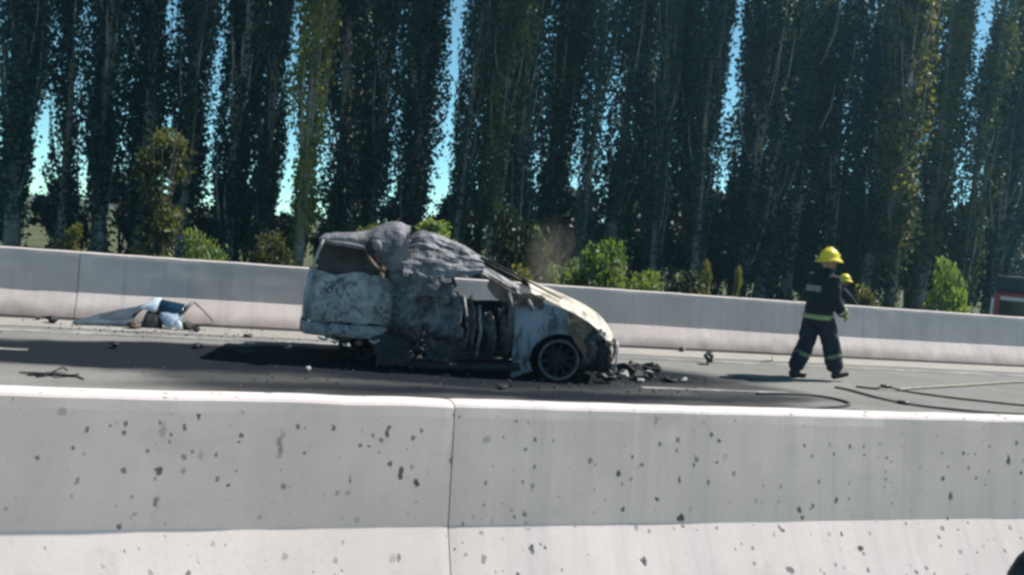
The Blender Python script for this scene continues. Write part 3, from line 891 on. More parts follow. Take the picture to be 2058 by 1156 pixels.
# wheels
def wheel(cx, cy, side, tilt=0.0, name='wheel', detail=True):
    rings = []
    prof = [(.236, 0), (.240, .012), (.234, .03), (.218, .032), (.208, .028), (.212, .008)]
    prof2 = [(.234, .028), (.212, .05), (.205, .10), (.205, .12), (.228, .17), (.238, .185), (.220, .19), (.19, .13), (.19, .06), (.215, .03)]
    n = 40
    m = MB()
    for k in range(n + 1):
        a = 2 * math.pi * k / n
        rings.append([(r * math.cos(a), side * y, r * math.sin(a)) for r, y in prof])
    m.ring_strip(rings, True, False)
    rim = m.build(name, M['rim'], car, True)
    m2 = MB().ring_strip([[(r * math.cos(2 * math.pi * k / n), side * y, r * math.sin(2 * math.pi * k / n)) for r, y in prof2] for k in range(n + 1)], True, False)
    m2.build('rim_barrel', M['char'], rim, True)
    rim.location = (cx, cy, .241)
    rim.rotation_euler = (tilt, 0, 0)
    if detail:
        for k in range(10):
            a = 2 * math.pi * (k + .3) / 10
            c, s = math.cos(a), math.sin(a)
            sp = MB()
            rs = []
            for rr, w, y in ((.05, .016, .095), (.12, .014, .085), (.17, .016, .06), (.212, .024, .020)):
                tx, tz = -s * w, c * w
                rs.append([(rr * c + tx, side * y, rr * s + tz), (rr * c - tx, side * y, rr * s - tz), (rr * c - tx, side * (y + .02), rr * s - tz), (rr * c + tx, side * (y + .02), rr * s + tz)])
            sp.ring_strip(rs)
            sp.build('spoke', M['char'], rim)
        hub = MB()
        hub.ring_strip([[(r * math.cos(a), side * y, r * math.sin(a)) for a in [2 * math.pi * q / 20 for q in range(20)]] for r, y in ((.02, .085), (.055, .09), (.06, .11))])
        hub.build('hub', M['char'], rim)
    d = MB()
    d.ring_strip([[(r * math.cos(a), side * y, r * math.sin(a)) for a in [2 * math.pi * q / 24 for q in range(24)]] for r, y in ((.03, .115), (.15, .118), (.15, .14), (.03, .14))])
    d.build('brake_disc', M['char'], rim, True)
    # what is left of the tyre: a charred ragged band lying round the lower rim
    ty = MB()
    rr_ = []
    for k in range(29):
        a = R(-170 + 260 * k / 28)
        o = .012 + .010 * noise.noise(Vector((k * .7, cx, side)))
        rr_.append([((.236 + q) * math.cos(a), side * y, max((.236 + q) * math.sin(a), -.239)) for q, y in ((0, .02), (o, .01), (o * 1.4, .1), (o, .18), (0, .17))])
    ty.ring_strip(rr_)
    ty.build('tyre_remains', M['char'], rim, True)
    return rim
wheel(0, .03, 1)
wheel(0, W - .03, -1, detail=False)
wr_ = wheel(-2.32, .14, 1, tilt=.35, detail=True)
wr_.material_slots[0].link = 'OBJECT'
wr_.material_slots[0].material = M['char']
wheel(-2.32, W - .05, -1, detail=False)
# loose bits hanging under the tail
for i, (x, z, l) in enumerate(((-2.78, .29, .14), (-2.62, .26, .07), (-2.50, .24, .06), (-2.2, .30, .12))):
    MB().tube([(x, .02, z), (x + l * .5, .0, z - .02), (x + l, .02, z + .01)], [.012, .018, .01], 6).build('hanging_scrap', M['ash'], car, True)

# ------------------------------------------------------------------ people
M['turnout'] = plain('navy_turnout_cloth', (.012, .015, .021), .85, 0, .45, 14, .5)
M['trousers'] = plain('dark_navy_trouser_cloth', (.014, .020, .034), .85, 0, .4, 14, .5)
M['band'] = plain('lime_silver_reflective_band', (.26, .34, .16), .5, 0, .4, 30, .1)
M['band_dull'] = plain('soiled_reflective_band', (.13, .165, .11), .6, 0, .4, 30, .1)
M['patch'] = plain('pale_back_lettering_patch', (.20, .23, .22), .7, 0, .5, 30, .1)
M['helmet'] = plain('yellow_helmet_shell', (.72, .56, .03), .32, 0, .12, 8, .05, .5)
M['skin'] = plain('tanned_skin', (.30, .17, .11), .6, 0, .15, 20, .1)
M['glove'] = plain('yellow_green_glove', (.30, .31, .12), .8, 0, .3, 20, .3)
M['boot'] = plain('black_boot_rubber', (.014, .015, .016), .5, 0, .3, 20, .2)
M['eye'] = plain('dark_eye', (.03, .02, .015), .2, 0, .1, 20, 0)
M['visor'] = plain('helmet_visor_trim', (.55, .55, .48), .3, 0, .1, 20, 0)

def remeshed(mb, name, mat, parent, voxel, smooth_it=3, wrinkle=0.0, wsc=9.0, seed=0.0):
    me = mb.mesh(name)
    bm = bmesh.new(); bm.from_mesh(me)
    bmesh.ops.recalc_face_normals(bm, faces=bm.faces); bm.to_mesh(me); bm.free()
    tmp = bpy.data.objects.new('temporary', me)
    col.objects.link(tmp)
    m = tmp.modifiers.new('remesh', 'REMESH'); m.mode = 'VOXEL'; m.voxel_size = voxel; m.use_smooth_shade = True
    if smooth_it:
        q = tmp.modifiers.new('smooth', 'SMOOTH'); q.iterations = smooth_it; q.factor = .6
    dg = bpy.context.evaluated_depsgraph_get()
    out = bpy.data.meshes.new_from_object(tmp.evaluated_get(dg))
    bpy.data.objects.remove(tmp)
    bpy.data.meshes.remove(me)
    out.name = name
    if wrinkle:
        ns = [v.normal.copy() for v in out.vertices]
        for v, n in zip(out.vertices, ns):
            q = Vector((v.co.x * wsc, v.co.y * wsc, v.co.z * wsc * 1.3 + seed))
            a = noise.noise(q + noise.noise_vector(q * .6) * 1.2)
            b = 1 - 2 * abs(noise.noise(q * .8 + Vector((4, 9, 1))))
            v.co += n * wrinkle * (a + .6 * b)
    out.materials.clear()
    out.polygons.foreach_set('use_smooth', [True] * len(out.polygons))
    return link_mesh(name, out, mat, parent)

def limb(m, pts, rad, n=12, flat=1.0):
    # closed tube with rounded ends
    pts = [Vector(p) for p in pts]
    d0 = (pts[0] - pts[1]).normalized() * rad[0] * .5
    d1 = (pts[-1] - pts[-2]).normalized() * rad[-1] * .5
    m.tube([pts[0] + d0] + pts + [pts[-1] + d1], [rad[0] * .55] + list(rad) + [rad[-1] * .55], n, flat)

def hand(m, wrist, d, side, curl=.9):
    # palm with five separate curled fingers; d is the forearm direction
    d = Vector(d).normalized()
    sx = Vector((d.z, 0, -d.x)).normalized() if abs(d.y) < .9 else Vector((1, 0, 0))
    across = d.cross(Vector((0, 1, 0))).normalized()      # thumb to little finger axis, fore and aft
    inward = across.cross(d).normalized() * side
    w = Vector(wrist)
    limb(m, [w, w + d * .045, w + d * .09], [.030, .042, .040], 10, .6)
    for k in range(4):
        o = across * (.036 - .024 * k)
        L = (.072, .082, .076, .060)[k]
        a = w + d * .085 + o
        b = a + d * L * .45 + inward * L * .10 * curl
        c = b + d * L * .30 + inward * L * .30 * curl
        e = c + d * L * .05 + inward * L * .32 * curl
        limb(m, [a, b, c, e], [.0125, .0115, .0105, .009], 8)
    a = w + d * .03 + across * .036
    b = a + d * .03 + across * .022 + inward * .012
    c = b + d * .032 + across * .004 + inward * .02
    limb(m, [a, b, c], [.015, .0135, .011], 8)

def person(loc, rz, label, group, pose):
    root = empty('person', loc, rz)
    tag(root, label, 'person', group)
    P = pose
    tw, lean = P['twist'], P['lean']
    def T(p):
        # torso frame: twist about the spine and lean forward about the hip
        p = Vector(p)
        q = Vector((p.x * math.cos(tw) - p.y * math.sin(tw), p.x * math.sin(tw) + p.y * math.cos(tw), p.z))
        h = q.z - .95
        if h > 0:
            return Vector((q.x * 1.0 + h * math.sin(lean), q.y, .95 + h * math.cos(lean) - q.x * math.sin(lean)))
        return q
    def ringT(c, rx, ry, n=18):
        return [T((c[0] + rx * math.cos(2 * math.pi * k / n), c[1] + ry * math.sin(2 * math.pi * k / n), c[2])) for k in range(n)]
    hr, kr, ar = P['leg_r']; hl, kl, al = P['leg_l']
    sr, er, wr = [T(q) for q in P['arm_r']]
    sl, el, wl = [T(q) for q in P['arm_l']]
    hd = T((.045, 0, 1.665))
    # body: one continuous surface under the clothes
    b = MB()
    b.ring_strip([ringT((0, 0, z), rx, ry) for z, rx, ry in ((.86, .10, .15), (1.0, .11, .15), (1.15, .11, .145), (1.32, .12, .17), (1.44, .09, .17), (1.50, .06, .08))])
    limb(b, [T((.0, 0, 1.46)), T((.02, 0, 1.53)), T((.035, 0, 1.60))], [.066, .058, .056])
    b.ball(hd, (.098, .078, .118), 18, 14)
    b.ball(hd + Vector((.045, 0, -.055)), (.058, .056, .062), 14, 10)
    b.ball(hd + Vector((.102, 0, -.012)), (.018, .014, .026), 8, 6)
    for sy in (-1, 1):
        b.ball(hd + Vector((-.005, .080 * sy, -.01)), (.018, .010, .03), 8, 6)
    for pts in ((hr, kr, ar), (hl, kl, al)):
        limb(b, pts, [.082, .056, .040])
    for pts in ((sr, er, wr), (sl, el, wl)):
        limb(b, pts, [.055, .042, .030])
    for an, fd in ((ar, P['foot_r']), (al, P['foot_l'])):
        f = Vector(fd).normalized()
        limb(b, [Vector(an) - f * .03 + Vector((0, 0, -.04)), Vector(an) + f * .15 + Vector((0, 0, -.05))], [.036, .03])
    remeshed(b, 'body', M['skin'], root, .012, 2)
    for sy in (-1, 1):
        MB().ball(hd + Vector((.088, .032 * sy, .012)), (.012, .014, .009), 8, 6).build('eye', M['eye'], root, True)
    # trousers
    t = MB()
    t.loft([((0, 0, .80), .125, .165), ((0, 0, .90), .14, .175), ((0, 0, 1.02), .13, .165)], 18)
    for h, k, a in ((hr, kr, ar), (hl, kl, al)):
        h, k, a = Vector(h), Vector(k), Vector(a)
        limb(t, [h + Vector((0, 0, -.02)), h.lerp(k, .5), k, k.lerp(a, .5), k.lerp(a, .88)], [.128, .128, .118, .118, .108], 14)
    remeshed(t, 'trousers', M['trousers'], root, .014, 3, .012, 8, 1.0)
    # boots
    for a, k, fd in ((ar, kr, P['foot_r']), (al, kl, P['foot_l'])):
        a, k = Vector(a), Vector(k)
        f = Vector(fd).normalized()
        up = (k - a).normalized()
        bo = MB()
        limb(bo, [a + up * .20, a + up * .02, a - up * .03], [.062, .058, .055], 12)
        n_ = Vector((0, 1, 0)).cross(f) * -1
        dn = Vector((-f.z, 0, f.x)) * -1
        limb(bo, [a - f * .045 + dn * .055, a + f * .07 + dn * .058, a + f * .17 + dn * .066], [.048, .050, .042], 12)
        so = remeshed(bo, 'boot', M['boot'], root, .010, 2)
        bb = a + up * .24
        rings = []
        x_, y_ = frame_of(up)
        for q, rr in ((-.028, .119), (-.024, .123), (.024, .123), (.028, .119)):
            c = bb + up * q
            rings.append([c + (x_ * math.cos(2 * math.pi * i / 18) + y_ * math.sin(2 * math.pi * i / 18)) * rr for i in range(18)])
        MB().ring_strip(rings).build('ankle_band', M['band_dull'], root, True)
    # coat: torso and sleeves as one surface
    c = MB()
    HEM = .79
    c.ring_strip([ringT((x, 0, z), rx, ry) for x, z, rx, ry in ((-.005, HEM, .175, .215), (-.005, .88, .172, .212), (0, 1.0, .165, .203), (0, 1.12, .165, .205), (.0, 1.28, .168, .225), (-.005, 1.38, .150, .228), (-.005, 1.45, .115, .19), (.005, 1.50, .085, .11), (.015, 1.55, .078, .085))])
    for sd, pts in ((-1, (sr, er, wr)), (1, (sl, el, wl))):
        s_, e_, w_ = pts
        s0 = s_ + (T((0, 0, 1.36)) - s_) * .35
        limb(c, [s0, s_, s_.lerp(e_, .5), e_, e_.lerp(w_, .55), w_], [.095, .098, .088, .080, .074, .066], 14)
    remeshed(c, 'coat', M['turnout'], root, .014, 3, .012, 7, 5.0)
    rings = []
    for z, g in ((.845, .008), (.850, .018), (.905, .018), (.910, .008)):
        rings.append(ringT((-.005, 0, z), .174 + g, .214 + g, 28))
    MB().ring_strip(rings, True, False).build('hem_band', M['band'], root, True)
    for w_, e_ in ((wr, er), (wl, el)):
        up = (e_ - w_).normalized()
        x_, y_ = frame_of(up)
        rings = []
        for q, rr in ((.03, .070), (.034, .077), (.072, .078), (.076, .072)):
            rings.append([w_ + up * q + (x_ * math.cos(2 * math.pi * i / 16) + y_ * math.sin(2 * math.pi * i / 16)) * rr for i in range(16)])
        MB().ring_strip(rings).build('cuff_band', M['band'], root, True)
    # back lettering panel: row of pale blocks on the upper back
    def back(y, z, off):
        k = min(1, abs(y) / .235)
        return T((-.005 - (.165 + off) * math.sqrt(max(0.05, 1 - k * k)) - .004, y, z))
    MB().grid(lambda u, v: back(-.15 + .30 * u, 1.215 + .085 * v, .018), 14, 4).build('back_panel', M['patch'], root, True, solid=.006)
    # gloves
    for nm, w_, e_, sd in (('glove', wr, er, 1), ('glove', wl, el, -1)):
        g = MB()
        hand(g, w_, w_ - e_, sd)
        remeshed(g, nm, M['glove'], root, .006, 1)
    # helmet: shell, swept brim, crest, visor trim
    hc = hd + Vector((0, 0, .045))
    he = MB()
    rings = []
    n = 28
    for i in range(9):
        t_ = i / 8 * math.pi / 2
        rings.append([hc + Vector((.140 * math.cos(t_) * math.cos(a), .118 * math.cos(t_) * math.sin(a), .125 * math.sin(t_) if i < 8 else .124)) * 1.0 for a in [2 * math.pi * k / n for k in range(n)]] if i < 8 else [hc + Vector((.012 * math.cos(a), .012 * math.sin(a), .125)) for a in [2 * math.pi * k / n for k in range(n)]])
    brim = []
    for e, dz in ((1.0, 0.0), (1.18, -.02), (1.34, -.042), (1.35, -.05), (1.15, -.03)):
        ring = []
        for k in range(n):
            a = 2 * math.pi * k / n
            back_ = max(0, -math.cos(a)) * .035 + max(0, math.cos(a)) * .02
            ex = (e - 1) * (1 + .3 * abs(math.cos(a)))
            ring.append(hc + Vector((.140 * math.cos(a) * (1 + ex), .118 * math.sin(a) * (1 + ex * .8), dz - back_ * (e - 1) * 2.2)))
        brim.append(ring)
    he.ring_strip(list(reversed(brim)) + rings[1:], True, True)
    hm = he.build('helmet', M['helmet'], root, True)
    cr = MB()
    cr.tube([hc + Vector((.125 * math.cos(a), 0, .128 * math.sin(a))) for a in [math.pi * (.12 + .76 * k / 10) for k in range(11)]], [.008] + [.014] * 9 + [.008], 8)
    cr.build('crest', M['helmet'], hm, True)
    MB().grid(lambda u, v: hc + Vector((.152 * math.cos(-.5 + u), .128 * math.sin(-.5 + u), -.005 + .06 * v)) * 1.0, 10, 4).build('front_shield', M['visor'], hm, True, solid=.005)
    MB().tube([hd + Vector((.02, -.082, .03)), hd + Vector((.045, -.06, -.07)), hd + Vector((.05, 0, -.118)), hd + Vector((.045, .06, -.07)), hd + Vector((.02, .082, .03))], .007, 6).build('chin_strap', M['rubber'], hm, True)
    return root

walk = dict(twist=.16, lean=.05,
    leg_r=((0.02, -.095, .90), (.185, -.10, .50), (.295, -.10, .135)), leg_l=((-.02, .095, .90), (-.075, .10, .49), (-.225, .10, .105)),
    foot_r=(.94, 0, .26), foot_l=(1, 0, .0),
    arm_r=((0, -.205, 1.40), (.05, -.225, 1.12), (.25, -.20, .965)), arm_l=((0, .205, 1.40), (.03, .25, 1.12), (.22, .2, .95)))
person((8.07, 11.14, 0.0), R(-4), 'firefighter in dark gear and yellow helmet walking on the carriageway', 'firefighters', walk)
reach = dict(twist=.1, lean=.28,
    leg_r=((0.02, -.095, .90), (.10, -.10, .49), (.06, -.10, .105)), leg_l=((-.02, .095, .90), (-.05, .10, .49), (-.20, .10, .105)),
    foot_r=(1, 0, 0), foot_l=(1, 0, 0),
    arm_r=((0.02, -.225, 1.40), (.27, -.26, 1.26), (.55, -.20, 1.10)), arm_l=((0.02, .225, 1.40), (.22, .27, 1.18), (.45, .22, 1.0)))
person((14.86, 20.0, -.47), R(-20), 'firefighter in yellow helmet leaning behind the far wall', 'firefighters', reach)

# ------------------------------------------------------------------ torn car panel against the far wall, at the left
M['panel_white'] = plain('pale_blue_white_car_paint', (.55, .62, .70), .35, 0, .2, 6, .1, .5)
M['panel_blue'] = plain('slate_blue_plastic', (.055, .075, .10), .6, 0, .35, 8, .2)
M['glass_dark'] = plain('dark_blue_glass', (.006, .022, .045), .12, 0, .3, 6, 0, .6)
M['metal_grey'] = plain('dull_grey_metal', (.13, .13, .125), .6, .3, .4, 10, .3)
tp = empty('torn_car_panel', (-.72, 13.36, 0))
tag(tp, 'torn blue and white car panel with dark glass lying against the far wall', 'car panel')
OX, OY = -.72, 13.36
def patch(name, quad, mat, nu=10, nv=8, amp=.012, sc=7, seed=0, bulge=.05, solid=.012):
    a, b, c, d = [Vector(q) for q in quad]
    def f(u, v):
        p = (a * (1 - u) + b * u) * (1 - v) + (d * (1 - u) + c * u) * v
        p = p + Vector((0, -bulge * math.sin(math.pi * u) * math.sin(math.pi * v), 0))
        return p + crumple(p, amp, sc, seed)
    return MB().grid(f, nu, nv).build(name, mat, tp, True, solid=solid)
def L(x, y, z): return (x - OX, y - OY, z)
patch('long_trim', (L(-1.62, 13.20, .03), L(-.95, 13.22, .045), L(-.72, 13.40, .30), L(-1.34, 13.36, .13)), M['panel_blue'], 20, 6, .016, 6, 1, .04)
patch('long_trim_edge', (L(-1.60, 13.12, .015), L(-.80, 13.14, .02), L(-.80, 13.2, .10), L(-1.60, 13.18, .05)), M['panel_blue'], 20, 4, .01, 6, 1.5, .02)
patch('white_corner', (L(-.84, 13.30, .24), L(-.62, 13.26, .21), L(-.57, 13.36, .385), L(-.66, 13.38, .375)), M['panel_white'], 8, 8, .008, 8, 2, .03)
patch('dark_window', (L(-.60, 13.24, .20), L(-.27, 13.24, .20), L(-.275, 13.36, .325), L(-.60, 13.36, .378)), M['glass_dark'], 12, 8, .006, 5, 3, .05)
M['panel_pale'] = plain('grey_blue_car_paint', (.26, .33, .42), .4, 0, .45, 9, .1, .5)
patch('lower_panel', (L(-.50, 13.12, .03), L(-.34, 13.13, .06), L(-.29, 13.22, .205), L(-.58, 13.22, .205)), M['panel_pale'], 10, 10, .025, 8, 4, .06)
patch('black_lining', (L(-.80, 13.14, .02), L(-.52, 13.14, .02), L(-.56, 13.28, .22), L(-.72, 13.30, .24)), M['char'], 10, 8, .02, 8, 5, .03)
MB().tube([L(-.30, 13.22, .21), L(-.235, 13.26, .30), L(-.16, 13.30, .372)], [.022, .028, .02], 7).build('bent_arm', M['metal_grey'], tp, True)
MB().tube([L(-.16, 13.30, .372), L(-.03, 13.27, .265), L(.11, 13.24, .12)], [.012, .010, .009], 6).build('bent_rod', M['metal_grey'], tp, True)
MB().tube([L(.11, 13.24, .12), L(.0, 13.2, .09), L(-.12, 13.18, .06)], [.012, .016, .016], 6).build('bent_foot', M['metal_grey'], tp, True)
MB().ball(L(-.22, 13.15, .05), (.085, .06, .06), 12, 8, lambda p: p + crumple(p, .03, 9, 9)).build('burnt_lump', M['char'], tp, True)
MB().ball(L(-.33, 13.08, .07), (.05, .025, .06), 12, 8, lambda p: p + crumple(p, .012, 9, 9)).build('broken_lamp', M['panel_white'], tp, True)

# ------------------------------------------------------------------ loose debris on the carriageway
def shard(seed, sx, sy, sz):
    rng = random.Random(seed)
    m = MB()
    m.ball((0, 0, sz * .8), (sx, sy, sz), 9, 6, lambda p: p * rng.uniform(.7, 1.2) + crumple(p, max(sx, sy) * .35, 3.0 / max(sx, sy), seed))
    lo = min(v[2] for v in m.v)
    m.v = [(v[0], v[1], max(v[2] - lo, 0)) for v in m.v]
    return m
deb = [ # x, y, sx, sy, sz, material, label
 (4.67, 10.36, .075, .05, .055, 'ash', 'pale ash-white lump on the road just ahead of the wheel'),
 (4.93, 10.52, .07, .05, .07, 'ash', 'upright pale scrap beside the black debris heap'),
 (5.20, 10.93, .24, .10, .07, 'char', 'long black charred scrap ahead of the car nose'),
 (5.55, 10.98, .16, .10, .09, 'char', 'black charred block at the right end of the debris'),
 (5.40, 10.80, .07, .05, .045, 'ash', 'small pale fragment lying on the black scrap'),
 (5.14, 10.46, .13, .09, .05, 'char', 'black crumbled piece in the middle of the debris'),
 (4.55, 10.16, .15, .09, .05, 'char', 'black lump of melted plastic below the hanging strip'),
 (5.05, 10.28, .06, .05, .03, 'ash', 'flat pale chip in front of the debris heap'),
 (5.50, 10.40, .10, .06, .04, 'burnt_dark', 'grey mottled chip at the right front of the debris'),
 (5.72, 10.48, .05, .05, .035, 'ash', 'pale chip farthest right in the debris'),
 (4.85, 10.75, .12, .10, .08, 'burnt_dark', 'grey burnt lump against the nose of the car'),
 (5.30, 10.60, .08, .06, .06, 'burnt_dark', 'small grey lump in the centre of the debris'),
 (7.01, 12.11, .10, .08, .12, 'char', 'black chunk standing alone between car and firefighter'),
 (7.25, 13.42, .06, .05, .05, 'burnt_rust', 'small brown lump lying at the foot of the far wall'),
 (-.05, 11.60, .09, .05, .03, 'burnt_dark', 'grey scrap on the soot left of the car'),
 (.45, 11.12, .10, .06, .03, 'burnt_dark', 'flat grey scrap on the soot nearest the car tail'),
 (-.95, 11.30, .07, .05, .04, 'burnt_dark', 'small grey scrap far left on the soot'),
 (1.09, 10.25, .04, .03, .03, 'ash', 'tiny white chip in front of the soot'),
 (-1.88, 13.22, .09, .05, .06, 'char', 'black lump left of the torn panel by the wall'),
 (-.10, 13.05, .06, .05, .05, 'char', 'black lump right of the torn panel by the wall'),
 (-.88, 13.02, .09, .06, .07, 'burnt_rust', 'brown lump in front of the torn panel'),
 (-2.05, 13.45, .05, .03, .04, 'burnt_rust', 'small brown lump at the wall foot, left edge'),
 (.55, 12.75, .07, .05, .025, 'burnt_rust', 'flat brown scrap between torn panel and car'),
 (3.05, 9.55, .07, .05, .03, 'burnt_dark', 'grey scrap on the road below the car door'),
]
for i, (x, y, sx, sy, sz, mt, lab) in enumerate(deb):
    o = shard(100 + i, sx, sy, sz * .7).build('debris_fragment', M[mt])
    o.location = (x, y, 0.001)
    o.rotation_euler = (0, 0, (i * 1.7) % 3 - 1.5 if sx < .15 else .15)
    tag(o, lab, 'debris', 'debris on the carriageway')
rd = random.Random(41)
M['crumb'] = plain('dark_ash_crumbs', (.055, .052, .05), .9, 0, .7, 3, .2)
gm = MB()
for i in range(520):
    cx, cy, s_ = rd.choice([(4.9, 10.5, .45), (5.2, 10.7, .4), (4.2, 9.8, .8), (2.0, 9.9, 1.4), (-.5, 12.9, .9), (-.8, 13.0, .7)])
    x, y = rd.gauss(cx, s_), rd.gauss(cy, s_ * .35)
    if y > 13.45 or y < 8.5: continue
    r_ = rd.uniform(.006, .022)
    a0 = rd.uniform(0, 6.28)
    base = [(x + r_ * math.cos(a0 + k * 1.57) * rd.uniform(.6, 1.4), y + r_ * math.sin(a0 + k * 1.57) * rd.uniform(.6, 1.4), .001) for k in range(4)]
    top = [(x + (px - x) * .5, y + (py - y) * .5, r_ * rd.uniform(.4, 1.2)) for px, py, _ in base]
    gm.ring_strip([base, top])
tag(gm.build('debris_crumbs', M['crumb']), 'crumbs of ash and glass scattered on the road round the wreck', kind='stuff')

# twisted scrap lying in the pale patch at the left, and a twig
ts = empty('twisted_scrap', (-1.30, 9.45, 0))
ts.scale = (.95, 1.0, .4)
tag(ts, 'dark twisted wire scrap on the pale road at the lower left', 'scrap')
MB().tube([(-.30, .10, .02), (-.18, .02, .05), (-.05, .06, .03), (.08, -.10, .07), (.20, .02, .03), (.30, -.16, .02)], [.012, .020, .016, .02, .016, .01], 6).build('bent_wire', M['char'], ts, True)
MB().tube([(-.12, -.12, .02), (.0, .0, .09), (.06, .20, .12), (.10, .26, .02)], [.014, .018, .016, .01], 6).build('bent_strut', M['char'], ts, True)
MB().grid(lambda u, v: Vector((-.2 + .42 * u, -.05 + .14 * v, .02 + .03 * math.sin(u * 9 + v * 4))) + crumple((u, v, 0), .02, 4, 2), 12, 5).build('torn_strip', M['burnt_dark'], ts, True, solid=.006)
tw = MB().tube([(8.22, 12.66, .008), (8.32, 12.70, .012), (8.42, 12.66, .03), (8.46, 12.74, .10)], [.006, .009, .008, .004], 6).build('twig', M['bark_dark'])
tag(tw, 'small bent twig lying on the road left of the firefighter', 'twig')

# ------------------------------------------------------------------ fire hoses at the right
M['hose'] = plain('dark_wet_fire_hose', (.06, .06, .062), .7, 0, .3, 12, .2)
M['hose_pale'] = plain('pale_yellow_fire_hose', (.27, .25, .19), .75, 0, .2, 12, .2)
M['brass'] = plain('dark_brass_coupling', (.06, .055, .045), .4, .5, .3, 12, .1)
def hose(name, pts, r, mat, label, coup=()):
    root = empty(name, pts[0][:2] + (0,))
    tag(root, label, 'hose', 'fire hoses')
    dense = []
    P_ = [Vector((p[0], p[1], p[2] if len(p) > 2 else r * .75 + .003)) for p in pts]
    for i in range(len(P_) - 1):
        a, b = P_[i], P_[i + 1]
        z, c = P_[max(i - 1, 0)], P_[min(i + 2, len(P_) - 1)]
        for k in range(8):
            t = k / 8
            dense.append(.5 * ((2 * a) + (b - z) * t + (2 * z - 5 * a + 4 * b - c) * t * t + (3 * a - z - 3 * b + c) * t ** 3))
    dense.append(P_[-1])
    o0 = P_[0].copy(); o0.z = 0
    dense = [q - o0 for q in dense]
    MB().tube([q + Vector((.012 * noise.noise(q * 3), .012 * noise.noise(q * 3 + Vector((9, 0, 0))), 0)) for q in dense], [r * (1 + .3 * noise.noise(q * 2.2)) for q in dense], 9, .8).build('hose_line', mat, root, True)
    for k in coup:
        q = P_[k] - o0
        d = (P_[min(k + 1, len(P_) - 1)] - P_[max(k - 1, 0)]).normalized() * .07
        MB().tube([q - d, q - d * .6, q + d * .2, q + d], [r * 1.2, r * 1.6, r * 1.6, r * 1.3], 10).build('coupling', M['brass'], root, True)
    return root
hose('fire_hose', [(8.35, 10.55), (8.55, 10.42), (8.72, 10.42, .05), (8.95, 10.30), (9.3, 9.98), (9.75, 9.72), (10.3, 9.5), (11.2, 9.3), (13, 9.4)], .017, M['hose'], 'dark fire hose running off to the right edge', (2,))
hose('fire_hose', [(7.92, 10.42), (8.0, 10.25), (8.02, 10.0), (8.05, 9.7), (8.15, 9.4), (8.5, 9.15), (9.2, 8.95), (10.5, 8.9)], .018, M['hose'], 'dark fire hose bending behind the foreground wall', (4,))
hose('fire_hose', [(6.3, 9.72), (6.75, 9.78), (7.1, 9.72), (7.28, 9.5), (7.22, 9.2), (6.7, 8.95), (5.8, 8.7)], .018, M['hose'], 'dark fire hose looping back toward the car', ())
hose('fire_hose', [(8.9, 10.40), (9.5, 10.63), (10.77, 11.08), (12.33, 11.62), (14.5, 12.0)], .020, M['hose_pale'], 'pale yellowish hose crossing the clean road at the right', ())

# ------------------------------------------------------------------ red vehicle behind the wall, far right
M['red_paint'] = plain('faded_red_vehicle_paint', (.36, .035, .04), .4, 0, .15, 5, .05, .5)
M['white_paint'] = plain('white_vehicle_trim', (.62, .62, .62), .45, 0, .1, 5, .05, .4)
M['vehicle_glass'] = plain('dark_vehicle_glass', (.02, .025, .03), .12, 0, .2, 5, 0, .6)
rvx = empty('red_vehicle', (22.25, 21.3, -.5), R(38))
tag(rvx, 'red vehicle with white stripe parked behind the far wall', 'vehicle')
sec = [(0.0, .45, 1.60), (.10, .35, 1.65), (.5, .34, 1.66), (2.6, .34, 1.66), (3.3, .34, 1.60), (3.9, .36, 1.12), (4.9, .38, 1.02), (5.1, .45, .80)]
m = MB()
rings = []
for x, zb, zt_ in sec:
    hw = .88
    zm = min(.98, zt_ - .08)
    rings.append([(x, -hw + .04, zb), (x, -hw, zb + .15), (x, -hw, zm), (x, -hw + .10, zt_ - .05), (x, -hw + .18, zt_), (x, hw - .18, zt_), (x, hw - .10, zt_ - .05), (x, hw, zm), (x, hw, zb + .15), (x, hw - .04, zb)])
m.ring_strip(rings)
m.build('body', M['red_paint'], rvx, bevel=.03)
def side_win(x0, x1, sy, zb=1.04, zt_=1.50):
    def f(u, v):
        z = zb + (zt_ - zb) * v
        y = .88 - .10 * (z - .98) / (1.61 - .98) + .006
        return (x0 + (x1 - x0) * u, sy * y, z)
    return MB().grid(f, 2, 2)
for sy in (-1, 1):
    for x0, x1 in ((.38, 1.15), (1.25, 2.05), (2.15, 3.15)):
        w_ = side_win(x0, x1, sy).build('window', M['vehicle_glass'], rvx, solid=.006)
        for z0, z1 in ((1.02, 1.045), (1.50, 1.525)):
            side_win(x0 - .03, x1 + .03, sy, z0, z1).build('window_frame', M['rubber'], w_, solid=.02)
    MB().box((.30, sy * .80 - .02, 1.53), (3.0, sy * .80 + .02, 1.60)).build('roof_stripe', M['white_paint'], rvx, bevel=.008)
    MB().box((.12, sy * .885 - .008, .72), (4.6, sy * .885 + .008, .82)).build('side_stripe', M['white_paint'], rvx)
    MB().box((-.02, sy * .80 - .04, .90), (.06, sy * .80 + .04, 1.46)).build('tail_light', M['white_paint'], rvx, bevel=.01)
    for x in (.95, 4.1):
        wl_ = MB().tube([(x, sy * .70, .33), (x, sy * .72, .33), (x, sy * .90, .33), (x, sy * .92, .33)], [.27, .33, .33, .27], 24).build('wheel', M['rubber'], rvx, True)
        MB().tube([(x, sy * .90, .33), (x, sy * .925, .33)], [.2, .18], 20).build('rim', M['metal_grey'], wl_, True)
MB().box((-.014, -.60, 1.42), (.02, .60, 1.52)).build('rear_stripe', M['white_paint'], rvx)
MB().box((-.08, -.8, .42), (.02, .8, .60)).build('bumper', M['rubber'], rvx, bevel=.02)
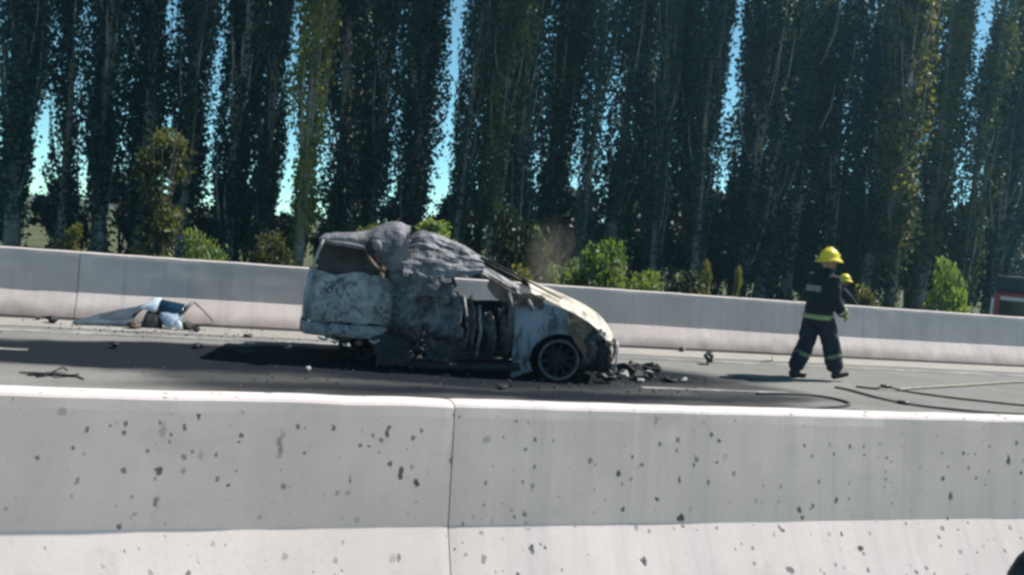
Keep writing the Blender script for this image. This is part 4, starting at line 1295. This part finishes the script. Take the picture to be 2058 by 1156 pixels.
MB().grid(lambda u, v: (-.008, -.62 + 1.24 * u, .98 + .42 * v), 2, 2).build('rear_window', M['vehicle_glass'], rvx, solid=.006)

M['locker'] = plain('dull_teal_grey_locker', (.03, .042, .05), .7, 0, .2, 5, .1)
MB().box((.12, -.80, 1.665), (2.7, .80, 2.12)).build('equipment_locker', M['locker'], rvx, bevel=.05)
for y0_ in (-.72, -.25, .22):
    MB().box((.085, y0_, 1.72), (.118, y0_ + .44, 2.06)).build('locker_door', M['locker'], rvx, bevel=.01)
for y_ in (-.55, .15):
    MB().tube([(.3, y_ - .28, 2.10), (.3, y_ - .26, 2.45), (.3, y_ - .1, 2.68), (.3, y_ + .15, 2.72), (.3, y_ + .32, 2.5), (.3, y_ + .36, 2.10)], .028, 8).build('roof_rail', M['metal_grey'], rvx, True)

# ------------------------------------------------------------------ the camera's own vehicle: door with wing mirror
ov = empty('passing_car_door', (.30, .52, 0))
tag(ov, 'dark wing mirror of the passing car at the bottom right corner', 'car door')
M['own_black'] = plain('black_mirror_plastic', (.012, .014, .018), .45, 0, .2, 12, .1)
def dpan(u, v):
    z = .30 + .78 * v
    return (-.75 + 1.35 * u, .03 * math.sin(math.pi * v) + .02, z)
MB().grid(dpan, 10, 10).build('door_panel', M['panel_blue'], ov, True, solid=.05)
def mw(p):
    q = Vector(p)
    q.x *= 1 + .25 * q.z / .08
    return q
MB().ball((.622, .195, 1.358), (.135, .07, .10), 22, 16, mw).build('mirror_housing', M['own_black'], ov, True)
MB().tube([(.50, .03, 1.06), (.53, .08, 1.16), (.57, .15, 1.29)], [.05, .04, .035], 10).build('mirror_arm', M['own_black'], ov, True)

# ------------------------------------------------------------------ last wisp of smoke over the bonnet
sm = NT('thin_brown_smoke')
sm.t.nodes.remove(sm.b)
sv = sm.n('ShaderNodeVolumePrincipled')
sv.inputs['Color'].default_value = (.62, .55, .46, 1)
sv.inputs['Anisotropy'].default_value = 0.3
gr = sm.n('ShaderNodeVectorMath'); gr.operation = 'LENGTH'
sm.l(sm.coord(scale=(2.6, 2.6, 1.7)), gr.inputs[0])
ball = sm.rng(gr.outputs['Value'], .25, 1.0, 1, 0)
wsp = sm.rng(sm.noise(3.2, 4, .6, sm.coord(scale=(1.3, 1.3, .7)), .8), .42, .68, 0, 1)
sm.l(sm.math('MULTIPLY', sm.math('MULTIPLY', ball, wsp), 1.5), sv.inputs['Density'])
sm.l(sv.outputs[0], sm.out.inputs['Volume'])
wb = MB().ball((0, 0, 0), (.40, .40, .60), 20, 14).build('smoke_wisp', sm.m)
wb.location = (4.02, 11.0, 1.42)
tag(wb, 'thin brown wisp of smoke rising from the car bonnet', kind='stuff')

# ------------------------------------------------------------------ thin haze volume added to lift the darks, standing in for window glare
hz = NT('added_veil_haze')
hz.t.nodes.remove(hz.b)
pv = hz.n('ShaderNodeVolumePrincipled')
pv.inputs['Color'].default_value = (.36, .74, .95, 1)
pv.inputs['Density'].default_value = 0.0009
pv.inputs['Anisotropy'].default_value = 0.6
hz.l(pv.outputs[0], hz.out.inputs['Volume'])
hb = MB().box((-350, -350, -1.6), (350, 350, 22)).build('haze', hz.m)
tag(hb, 'thin blue-grey haze added as a glare veil over the carriageway and trees', kind='stuff')
